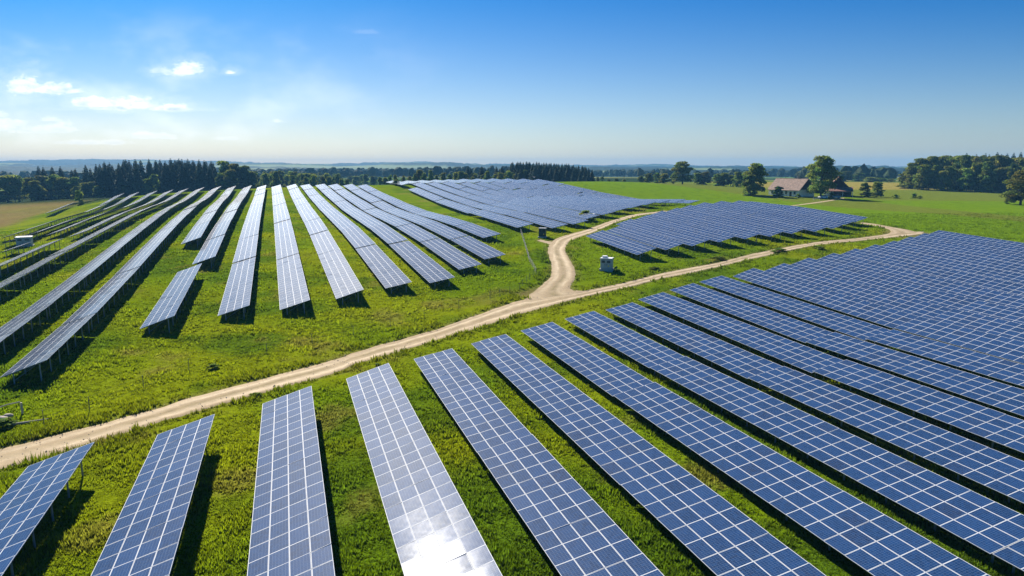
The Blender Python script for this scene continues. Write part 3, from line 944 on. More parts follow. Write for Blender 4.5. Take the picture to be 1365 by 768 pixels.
# field, row, place in the row, x and y of the low front corner, azimuth, modules along the row
TABLES = [
    ('R', 0, 0, -23.4, 17.33, -18.2, 18), ('R', 1, 0, -14.6, 13.13, -18.2, 25), ('R', 2, 0, -9.31, 19.6, -18.2, 25), ('R', 3, 0, -4.08, 26.27, -18.2, 25),
    ('R', 3, 1, 6.59, -6.17, -18.2, 24), ('R', 4, 0, -2.4, 43.73, -18.2, 17), ('R', 4, 1, 8.27, 11.29, -18.2, 24), ('R', 5, 0, 6.6, 38.94, -18.2, 25),
    ('R', 5, 1, 17.26, 6.5, -18.2, 24), ('R', 6, 0, 8.56, 55.54, -18.2, 17), ('R', 6, 1, 19.23, 23.1, -18.2, 24), ('R', 7, 0, 13.28, 63.77, -18.2, 15),
    ('R', 7, 1, 23.94, 31.33, -18.2, 24), ('R', 7, 2, 34.61, -1.12, -18.2, 24), ('R', 8, 0, 21.73, 60.63, -18.2, 21), ('R', 8, 1, 32.39, 28.19, -18.2, 24),
    ('R', 9, 0, 28.51, 62.58, -18.2, 24), ('R', 9, 1, 39.17, 30.14, -18.2, 24), ('R', 10, 0, 32.4, 73.32, -18.2, 20), ('R', 10, 1, 43.07, 40.88, -18.2, 24),
    ('R', 11, 0, 39.49, 74.32, -18.2, 23), ('R', 11, 1, 50.16, 41.88, -18.2, 24), ('R', 12, 0, 45.34, 79.11, -18.2, 22), ('R', 12, 1, 56.0, 46.67, -18.2, 24),
    ('R', 13, 0, 51.6, 82.64, -18.2, 22), ('R', 13, 1, 62.26, 50.2, -18.2, 24), ('R', 14, 0, 57.58, 87.03, -18.2, 22), ('R', 14, 1, 68.24, 54.59, -18.2, 24),
    ('R', 15, 0, 63.71, 90.94, -18.2, 22), ('R', 15, 1, 74.38, 58.5, -18.2, 24), ('R', 16, 0, 69.72, 95.23, -18.2, 22), ('R', 16, 1, 80.39, 62.79, -18.2, 24),
    ('R', 17, 0, 75.67, 99.71, -18.2, 22), ('R', 17, 1, 86.34, 67.27, -18.2, 24), ('R', 18, 0, 81.65, 104.1, -18.2, 22), ('R', 18, 1, 92.32, 71.66, -18.2, 24),
    ('R', 19, 0, 87.53, 108.77, -18.2, 22), ('R', 19, 1, 98.2, 76.33, -18.2, 24), ('R', 20, 0, 93.36, 113.63, -18.2, 22), ('R', 20, 1, 104.02, 81.19, -18.2, 24),
    ('R', 21, 0, 99.24, 118.31, -18.2, 22), ('L', 0, 0, -193.31, 283.06, -19.5, 23), ('L', 0, 1, -204.28, 314.04, -19.5, 23), ('L', 0, 2, -215.25, 345.02, -19.5, 23),
    ('L', 10, 0, -129.31, 171.93, -20.21, 27), ('L', 10, 1, -142.76, 208.44, -20.21, 27), ('L', 10, 2, -156.2, 244.96, -20.21, 27), ('L', 10, 3, -169.64, 281.48, -20.21, 27),
    ('L', 20, 0, -116.61, 154.8, -19.92, 11), ('L', 20, 1, -122.06, 169.84, -19.92, 27), ('L', 20, 2, -135.3, 206.38, -19.92, 27), ('L', 20, 3, -148.54, 242.92, -19.92, 27),
    ('L', 20, 4, -161.78, 279.46, -19.92, 27), ('L', 30, 0, -103.76, 137.45, -19.32, 5), ('L', 31, 0, -114.78, 167.71, -19.18, 18), ('L', 31, 1, -123.26, 192.09, -19.18, 18),
    ('L', 31, 2, -131.74, 216.47, -19.18, 18), ('L', 31, 3, -140.22, 240.85, -19.18, 18), ('L', 31, 4, -148.71, 265.24, -19.18, 18), ('L', 31, 5, -157.19, 289.62, -19.18, 18),
    ('L', 40, 0, -89.08, 112.43, -18.91, 25), ('L', 41, 0, -103.47, 158.79, -19.41, 19), ('L', 41, 1, -112.47, 184.33, -19.41, 19), ('L', 41, 2, -121.46, 209.86, -19.41, 19),
    ('L', 41, 3, -130.46, 235.4, -19.41, 19), ('L', 41, 4, -139.46, 260.93, -19.41, 19), ('L', 41, 5, -148.45, 286.47, -19.41, 19), ('L', 50, 0, -74.42, 89.39, -19.01, 11),
    ('L', 50, 1, -79.76, 104.89, -19.01, 17), ('L', 50, 2, -87.92, 128.57, -19.01, 17), ('L', 50, 3, -96.07, 152.25, -19.01, 17), ('L', 50, 4, -104.23, 175.93, -19.01, 17),
    ('L', 50, 5, -112.39, 199.61, -19.01, 17), ('L', 50, 6, -120.55, 223.29, -19.01, 17), ('L', 50, 7, -128.7, 246.96, -19.01, 17), ('L', 50, 8, -136.86, 270.64, -19.01, 17),
    ('L', 50, 9, -145.02, 294.32, -19.01, 17), ('L', 60, 0, -55.98, 66.33, -19.73, 14), ('L', 60, 1, -62.77, 85.25, -19.73, 14), ('L', 60, 2, -69.55, 104.17, -19.73, 18),
    ('L', 60, 3, -78.24, 128.37, -19.73, 18), ('L', 60, 4, -86.92, 152.57, -19.73, 18), ('L', 60, 5, -95.6, 176.78, -19.73, 18), ('L', 60, 6, -104.28, 200.98, -19.73, 18),
    ('L', 60, 7, -112.96, 225.19, -19.73, 18), ('L', 60, 8, -121.64, 249.39, -19.73, 18), ('L', 60, 9, -130.32, 273.59, -19.73, 18), ('L', 60, 10, -139.01, 297.8, -19.73, 18),
    ('L', 70, 0, -47.22, 60.56, -19.51, 14), ('L', 70, 1, -54.03, 79.79, -19.51, 22), ('L', 70, 2, -64.59, 109.57, -19.51, 18), ('L', 70, 3, -73.07, 133.51, -19.51, 18),
    ('L', 70, 4, -81.55, 157.45, -19.51, 18), ('L', 70, 5, -90.04, 181.38, -19.51, 18), ('L', 70, 6, -98.52, 205.32, -19.51, 18), ('L', 70, 7, -107.0, 229.25, -19.51, 18),
    ('L', 70, 8, -115.49, 253.19, -19.51, 18), ('L', 70, 9, -123.97, 277.13, -19.51, 18), ('L', 70, 10, -132.45, 301.06, -19.51, 18), ('L', 80, 0, -67.74, 139.05, -19.55, 19),
    ('L', 80, 1, -76.82, 164.61, -19.55, 19), ('L', 80, 2, -85.9, 190.18, -19.55, 19), ('L', 80, 3, -94.97, 215.74, -19.55, 19), ('L', 80, 4, -104.05, 241.31, -19.55, 19),
    ('L', 80, 5, -113.13, 266.87, -19.55, 19), ('L', 80, 6, -122.2, 292.44, -19.55, 19), ('L', 90, 0, -44.32, 79.17, -18.92, 25), ('L', 91, 0, -56.01, 118.39, -18.76, 18),
    ('L', 91, 1, -64.32, 142.84, -18.76, 18), ('L', 91, 2, -72.62, 167.29, -18.76, 18), ('L', 91, 3, -80.92, 191.74, -18.76, 18), ('L', 91, 4, -89.23, 216.19, -18.76, 18),
    ('L', 91, 5, -97.53, 240.65, -18.76, 18), ('L', 91, 6, -105.84, 265.1, -18.76, 18), ('L', 91, 7, -114.14, 289.55, -18.76, 18), ('L', 100, 0, -37.84, 85.78, -18.89, 25),
    ('L', 100, 1, -49.43, 119.65, -18.89, 18), ('L', 100, 2, -57.7, 143.82, -18.89, 18), ('L', 100, 3, -65.97, 167.99, -18.89, 18), ('L', 100, 4, -74.24, 192.15, -18.89, 18),
    ('L', 100, 5, -82.51, 216.32, -18.89, 18), ('L', 100, 6, -90.78, 240.49, -18.89, 18), ('L', 100, 7, -99.06, 264.66, -18.89, 18), ('L', 100, 8, -107.33, 288.83, -18.89, 18),
    ('L', 110, 0, -30.83, 88.75, -19.25, 25), ('L', 110, 1, -42.56, 122.36, -19.25, 18), ('L', 110, 2, -50.84, 146.07, -19.25, 18), ('L', 110, 3, -59.12, 169.77, -19.25, 18),
    ('L', 110, 4, -67.4, 193.48, -19.25, 18), ('L', 110, 5, -75.67, 217.18, -19.25, 18), ('L', 110, 6, -83.95, 240.89, -19.25, 18), ('L', 110, 7, -92.23, 264.59, -19.25, 18),
    ('L', 110, 8, -100.5, 288.3, -19.25, 18), ('L', 120, 0, -24.86, 94.73, -19.54, 24), ('L', 120, 1, -36.37, 127.15, -19.54, 17), ('L', 120, 2, -44.57, 150.26, -19.54, 17),
    ('L', 120, 3, -52.77, 173.36, -19.54, 17), ('L', 120, 4, -60.97, 196.47, -19.54, 17), ('L', 120, 5, -69.17, 219.58, -19.54, 17), ('L', 120, 6, -77.37, 242.68, -19.54, 17),
    ('L', 120, 7, -85.57, 265.79, -19.54, 17), ('L', 120, 8, -93.77, 288.89, -19.54, 17), ('L', 130, 0, -19.02, 101.11, -20.01, 24), ('L', 130, 1, -30.79, 133.44, -20.01, 19),
    ('L', 130, 2, -40.08, 158.95, -20.01, 19), ('L', 130, 3, -49.37, 184.45, -20.01, 19), ('L', 130, 4, -58.66, 209.96, -20.01, 19), ('L', 130, 5, -67.95, 235.47, -20.01, 19),
    ('L', 130, 6, -77.25, 260.98, -20.01, 19), ('L', 130, 7, -86.54, 286.49, -20.01, 19), ('L', 140, 0, -12.74, 104.41, -20.18, 25), ('L', 140, 1, -25.09, 138.01, -20.18, 19),
    ('L', 140, 2, -34.23, 162.87, -20.18, 19), ('L', 140, 3, -43.36, 187.72, -20.18, 19), ('L', 140, 4, -52.49, 212.58, -20.18, 19), ('L', 140, 5, -61.63, 237.43, -20.18, 19),
    ('L', 140, 6, -70.76, 262.29, -20.18, 19), ('L', 140, 7, -79.89, 287.14, -20.18, 19), ('L', 150, 0, -8.91, 113.72, -20.55, 20), ('L', 150, 1, -19.02, 140.68, -20.55, 18),
    ('L', 150, 2, -28.19, 165.16, -20.55, 18), ('L', 150, 3, -37.37, 189.63, -20.55, 18), ('L', 150, 4, -46.54, 214.11, -20.55, 18), ('L', 150, 5, -55.72, 238.58, -20.55, 18),
    ('L', 150, 6, -64.89, 263.05, -20.55, 18), ('L', 150, 7, -74.07, 287.53, -20.55, 18), ('L', 160, 0, -4.91, 121.35, -20.57, 16), ('L', 160, 1, -13.13, 143.26, -20.57, 18),
    ('L', 160, 2, -22.17, 167.36, -20.57, 18), ('L', 160, 3, -31.22, 191.47, -20.57, 18), ('L', 160, 4, -40.27, 215.58, -20.57, 18), ('L', 160, 5, -49.31, 239.68, -20.57, 18),
    ('L', 160, 6, -58.36, 263.79, -20.57, 18), ('L', 160, 7, -67.4, 287.89, -20.57, 18), ('L', 170, 0, -6.14, 144.78, -20.9, 15), ('L', 170, 1, -13.9, 165.09, -20.9, 15),
    ('L', 170, 2, -21.65, 185.39, -20.9, 15), ('L', 170, 3, -29.41, 205.69, -20.9, 19), ('L', 170, 4, -39.07, 231.01, -20.9, 19), ('L', 170, 5, -48.74, 256.33, -20.9, 21),
    ('L', 170, 6, -59.38, 284.16, -20.9, 21), ('A', 0, 0, 22.7, 123.05, -18.2, 16), ('A', 1, 0, 28.79, 127.26, -18.2, 18), ('A', 2, 0, 34.85, 131.57, -18.2, 23),
    ('A', 3, 0, 41.13, 135.21, -18.2, 25), ('A', 4, 0, 47.47, 138.66, -18.2, 28), ('A', 5, 0, 53.77, 142.21, -18.2, 30), ('A', 6, 0, 59.92, 146.23, -18.2, 16),
    ('A', 6, 1, 52.79, 167.94, -18.2, 16), ('A', 7, 0, 66.33, 149.49, -18.2, 17), ('A', 7, 1, 58.77, 172.48, -18.2, 17), ('A', 8, 0, 72.32, 153.99, -18.2, 17),
    ('A', 8, 1, 64.86, 176.7, -18.2, 17), ('A', 9, 0, 77.85, 159.91, -18.2, 32), ('A', 10, 0, 83.25, 166.22, -18.2, 16), ('A', 10, 1, 76.17, 187.73, -18.2, 16),
    ('B', 0, 0, 1.25, 159.47, -18.2, 31), ('B', 0, 1, -13.05, 202.98, -18.2, 34), ('B', 0, 2, -28.32, 249.43, -18.2, 39), ('B', 0, 3, -50.78, 317.74, -18.2, 38),
    ('B', 1, 0, 9.28, 157.79, -18.2, 26), ('B', 1, 1, -2.22, 192.78, -18.2, 26), ('B', 1, 2, -13.73, 227.77, -18.2, 26), ('B', 1, 3, -25.23, 262.76, -18.2, 26),
    ('B', 1, 4, -36.74, 297.76, -18.2, 26), ('B', 1, 5, -48.24, 332.75, -18.2, 26), ('B', 2, 0, 14.68, 164.1, -18.2, 25), ('B', 2, 1, 3.51, 198.09, -18.2, 25),
    ('B', 2, 2, -7.67, 232.08, -18.2, 25), ('B', 2, 3, -18.85, 266.07, -18.2, 25), ('B', 2, 4, -30.02, 300.07, -18.2, 25), ('B', 2, 5, -41.2, 334.06, -18.2, 25),
    ('B', 3, 0, 18.71, 174.58, -18.2, 24), ('B', 3, 1, 8.09, 206.88, -18.2, 24), ('B', 3, 2, -2.53, 239.18, -18.2, 24), ('B', 3, 3, -13.15, 271.47, -18.2, 24),
    ('B', 3, 4, -23.77, 303.77, -18.2, 24), ('B', 3, 5, -34.39, 336.07, -18.2, 24), ('B', 4, 0, 23.89, 181.54, -18.2, 28), ('B', 4, 1, 11.59, 218.97, -18.2, 28),
    ('B', 4, 2, -0.72, 256.4, -18.2, 28), ('B', 4, 3, -13.03, 293.83, -18.2, 28), ('B', 4, 4, -25.33, 331.26, -18.2, 28), ('B', 5, 0, 28.61, 189.94, -18.2, 26),
    ('B', 5, 1, 16.83, 225.75, -18.2, 26), ('B', 5, 2, 5.06, 261.57, -18.2, 26), ('B', 5, 3, -6.72, 297.38, -18.2, 26), ('B', 5, 4, -18.49, 333.19, -18.2, 26),
    ('B', 6, 0, 33.88, 196.62, -18.2, 25), ('B', 6, 1, 22.53, 231.16, -18.2, 25), ('B', 6, 2, 11.17, 265.7, -18.2, 25), ('B', 6, 3, -0.19, 300.24, -18.2, 25),
    ('B', 6, 4, -11.54, 334.78, -18.2, 25), ('B', 7, 0, 39.35, 202.73, -18.2, 24), ('B', 7, 1, 28.62, 235.35, -18.2, 24), ('B', 7, 2, 17.9, 267.98, -18.2, 24),
    ('B', 7, 3, 7.17, 300.6, -18.2, 24), ('B', 7, 4, -3.55, 333.22, -18.2, 24), ('B', 8, 0, 44.97, 208.37, -18.2, 23), ('B', 8, 1, 34.72, 239.55, -18.2, 23),
    ('B', 8, 2, 24.47, 270.73, -18.2, 23), ('B', 8, 3, 14.22, 301.9, -18.2, 23), ('B', 8, 4, 3.97, 333.08, -18.2, 23), ('B', 9, 0, 50.71, 213.63, -18.2, 27),
    ('B', 9, 1, 38.46, 250.89, -18.2, 27), ('B', 9, 2, 26.21, 288.15, -18.2, 27), ('B', 9, 3, 13.96, 325.42, -18.2, 27), ('B', 10, 0, 56.49, 218.79, -18.2, 26),
    ('B', 10, 1, 44.79, 254.37, -18.2, 26), ('B', 10, 2, 33.1, 289.94, -18.2, 26), ('B', 10, 3, 21.4, 325.52, -18.2, 26),
]
L_ROWS = sorted({t[1] // 10 for t in TABLES if t[0] == 'L'})
cnt = {}
for t in TABLES:
    key = (t[0], t[1] // 10 if t[0] == 'L' else t[1])
    cnt.setdefault(key, []).append(t)
tr = random.Random(4)
for key, ts in cnt.items():
    D_ = (math.sin(R_(ts[0][5])), math.cos(R_(ts[0][5])))
    ts.sort(key=lambda t: t[3] * D_[0] + t[4] * D_[1], reverse=(key[0] == 'R'))
    for place, (f, row, _seq, x, y, azd, n) in enumerate(ts, 1):
        az = R_(azd)
        D = np.array([math.sin(az), math.cos(az)])
        R2 = np.array([math.cos(az), -math.sin(az)])
        tl = R_(19.0 if row < 100 else 16.0 if row < 130 else 10.5) if f == 'L' else R_(12.5) if f == 'B' else R_(11.0) if f == 'R' and 4 <= row < 12 else TILT
        CT, ST = math.cos(tl), math.sin(tl)
        L, hx = n * ML, 2 * MW * CT
        c = np.array([x, y]) + D * L / 2 + R2 * hx
        s = np.linspace(-L / 2, L / 2, 9)
        g = ground(c[0] + D[0] * s, c[1] + D[1] * s)
        sl = (g[-1] - g[0]) / L
        dev = (g - (g[0] + (s + L / 2) * sl))
        z0 = (g[0] + g[-1]) / 2 + dev.mean() + max(0, dev.max() - dev.mean() - .15) + tr.uniform(-.05, .07)
        Row = ORD[row // 10 + 1] if f == 'L' else ORD[row + 1]
        Pl = ORD[place]
        only = len(ts) == 1
        if f == 'R':
            lab = f"deep blue solar table, near field, {Row} row from left, {Pl} table from the dirt track"
            grp = "solar tables of the near field"
            if row == 3 and place == 1:
                lab = "solar table with white sun glare, near field, fourth row from left, nearest the track"
        elif f == 'L':
            lab = f"silvery solar table, left hillside field, {Row} row from left, {Pl} table going uphill"
            grp = "solar tables of the left hillside field"
        elif f == 'A':
            lab = f"blue solar table, field inside the track fork, {Row} row from left, {Pl} table uphill"
            grp = "solar tables inside the track fork"
        else:
            lab = f"pale blue solar table, hilltop field, {Row} row from left, {Pl} table uphill"
            grp = "solar tables of the hilltop field"
        root = empty("solar_table", (c[0], c[1], z0), 0, lab, "solar table", grp)
        root.rotation_euler = (math.atan(sl), R_(tr.uniform(-.5, .5)), -az)
        far_d = math.hypot(c[0], c[1])
        detail = (f == 'R' and row < 12) or (f == 'L' and y < 106 and far_d < 125)
        if detail:
            M0 = Matrix.Translation((-hx, -L / 2, LOWZ)) @ Matrix.Rotation(-tl, 4, 'Y')
            for i in range(n):
                for j in range(4):
                    o = bpy.data.objects.new("solar_panel", PANEL_SHEEN if f == 'L' else PANEL)
                    COL.objects.link(o)
                    o.parent = root
                    Mx = M0 @ Matrix.Translation((j * MW, i * ML, 0)) @ Euler((tr.gauss(0, .0055), tr.gauss(0, .0055), 0)).to_matrix().to_4x4()
                    o.matrix_local = Mx
        else:
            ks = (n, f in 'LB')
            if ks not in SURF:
                SURF[ks] = module_rows(n, 4, False, M_CELL_SHEEN if ks[1] else M_CELL)
            o = obj("panel_surface", SURF[ks], root)
            o.matrix_local = Matrix.Translation((-hx, -L / 2, LOWZ)) @ Matrix.Rotation(-tl, 4, 'Y')
        legs = detail or (f == 'L' and far_d < 190) or (f == 'A' and place == 1)
        key2 = (n, not legs, round(tl, 4))
        if key2 not in FRAME:
            FRAME[key2] = frame_mesh(n, not legs, CT, ST)
        obj("support_frame", FRAME[key2], root)
        if legs:
            k = max(2, int(round(L / 3.4)) + 1)
            for i in range(k):
                yy = -L / 2 + .5 + (L - 1.0) * i / (k - 1)
                for uu in (.95, 3.25):
                    o = obj("post", POST, root)
                    o.location = (uu * CT - hx, yy, -.6)
                    o.scale = (1, 1, LOWZ + uu * ST - .15 + .6)

# ------------------------------------------------------------------ trees
def spruce_meshes(seed):
    r = np.random.default_rng(seed)
    H = 20.0
    Rm = r.uniform(4.0, 5.2)
    V, F, C = [], [], []
    nt = 26
    for i in range(nt):
        f = i / (nt - 1)
        z = H * (0.06 + 0.93 * f)
        rad = Rm * (1 - f) ** 0.7 * r.uniform(.85, 1.12) + .25
        nb = max(5, int(13 * (1 - f) + 5))
        a0 = r.uniform(0, 6.28)
        for k in range(nb):
            a = a0 + 6.283 * k / nb + r.uniform(-.25, .25)
            L = rad * r.uniform(.7, 1.18)
            dr = L * r.uniform(.22, .5)
            w = 0.5 + L * .24
            ca, sa = math.cos(a), math.sin(a)
            tone = r.uniform(.65, 1.35)
            col = np.array([0.036, 0.064, 0.024]) * tone
            segs = 3
            for q in range(segs):
                t0, t1 = q / segs, (q + 1) / segs
                w0, w1 = w * (1 - t0 * .55), w * (1 - t1 * .75) * .5
                b = len(V)
                for (t, ww, dz) in ((t0, w0, 0), (t0, -w0, 0), (t1, w1, 0), (t1, -w1, 0)):
                    V.append((ca * L * t - sa * ww, sa * L * t + ca * ww, z - dr * t * t + r.uniform(-.12, .12)))
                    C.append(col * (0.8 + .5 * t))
                F.append((b, b + 1, b + 3, b + 2))
                # hanging twigs
                for sgn in (1, -1):
                    b = len(V)
                    V.append((ca * L * t0, sa * L * t0, z - dr * t0 * t0))
                    V.append((ca * L * t1, sa * L * t1, z - dr * t1 * t1))
                    V.append((ca * L * (t0 + t1) / 2 - sa * sgn * w0 * .9, sa * L * (t0 + t1) / 2 + ca * sgn * w0 * .9, z - dr * t1 * t1 - r.uniform(.3, .8)))
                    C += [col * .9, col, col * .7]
                    F.append((b, b + 1, b + 2, b + 2))
    F = [f if f[2] != f[3] else f[:3] for f in F]
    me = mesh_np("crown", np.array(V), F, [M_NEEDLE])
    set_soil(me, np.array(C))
    m = MB()
    m.bar((0, 0, -1), (0, 0, H * .95), .26, 7, .04)
    return me, m.mesh("trunk", M_BARK), H


def leafy_meshes(seed, tall=1.0, tint=(1, 1, 1), n_lobe=42, leaf=.42, cards=100, base=-.08):
    """crown of many leaf cards in clumps on limbs; height 14, width 10"""
    r = np.random.default_rng(seed)
    H, Wd = 14.0, 10.0 / tall
    V, C = [], []
    lobes = []
    for i in range(n_lobe):
        for _t in range(40):
            p = r.uniform(-1, 1, 3)
            d = np.linalg.norm(p)
            if .35 < d < 1.0:
                break
        zz = p[2] * (1 - base) / 2 * H + H * (1 + base) / 2
        k = 1.0 - 0.3 * max(0, p[2]) + 0.05 * max(0, -p[2])
        lobes.append((np.array([p[0] * Wd / 2 * .86 * k, p[1] * Wd / 2 * .86 * k, min(zz, H * .93)]), r.uniform(.85, 1.75)))
    lobes += [(np.array([0, 0, H * .88]), 1.7), (np.array([.4, .3, H * .74]), 2.2), (np.array([-.3, 0, H * .55]), 2.4)]
    for c, lr in lobes:
        tone = r.uniform(.6, 1.45)
        yel = r.uniform(.85, 1.3)
        n = int(cards * (lr / 1.3) ** 2)
        d = r.normal(size=(n, 3))
        d /= np.linalg.norm(d, axis=1)[:, None]
        d[:, 2] = np.where(d[:, 2] < -.35, -d[:, 2], d[:, 2])
        p = c + d * lr * r.uniform(.6, 1.1, n)[:, None] * np.array([1.1, 1.1, .8])
        nn = d + r.normal(size=(n, 3)) * .65
        nn /= np.linalg.norm(nn, axis=1)[:, None]
        t1 = np.cross(nn, r.normal(size=(n, 3)))
        t1 /= np.linalg.norm(t1, axis=1)[:, None] + 1e-9
        t2 = np.cross(nn, t1)
        s = leaf * r.uniform(.6, 1.35, n)[:, None]
        V.append(np.stack([p - t1 * s, p - t2 * s * .6, p + t1 * s, p + t2 * s * .6], 1).reshape(-1, 3))
        col = np.array([0.150, 0.190, 0.030]) * np.array([yel, 1, 1]) * tone * np.array(tint)
        cc = np.repeat(col[None] * r.uniform(.7, 1.35, n)[:, None], 4, 0)
        C.append(cc)
    V, C = np.concatenate(V), np.concatenate(C)
    V[:, 2] = np.minimum(V[:, 2], H)
    me = mesh_np("crown", V, np.arange(len(V)).reshape(-1, 4), [M_LEAF])
    set_soil(me, C)
    m = MB()
    m.bar((0, 0, -1), (.1, 0, H * .38), .36, 8, .24)
    m.bar((.1, 0, H * .40), (.2, .15, H * .85), .26, 6, .05)
    for i in range(8):
        c, lr = lobes[i * 3 % len(lobes)]
        a = Vector((.1, 0, H * r.uniform(.26, .5)))
        b = Vector(c)
        md = a.lerp(b, .55) + Vector((0, 0, -.4))
        m.bar(a, md, .17, 5, .11)
        m.bar(md, b, .11, 5, .04)
    return me, m.mesh("trunk", M_BARK), H, Wd


def bush_mesh(seed):
    me, tk, H, Wd = leafy_meshes(seed, 1.0, (1.0, 1.15, .8), 22, .8, 60, -.15)
    return me, tk, H, Wd


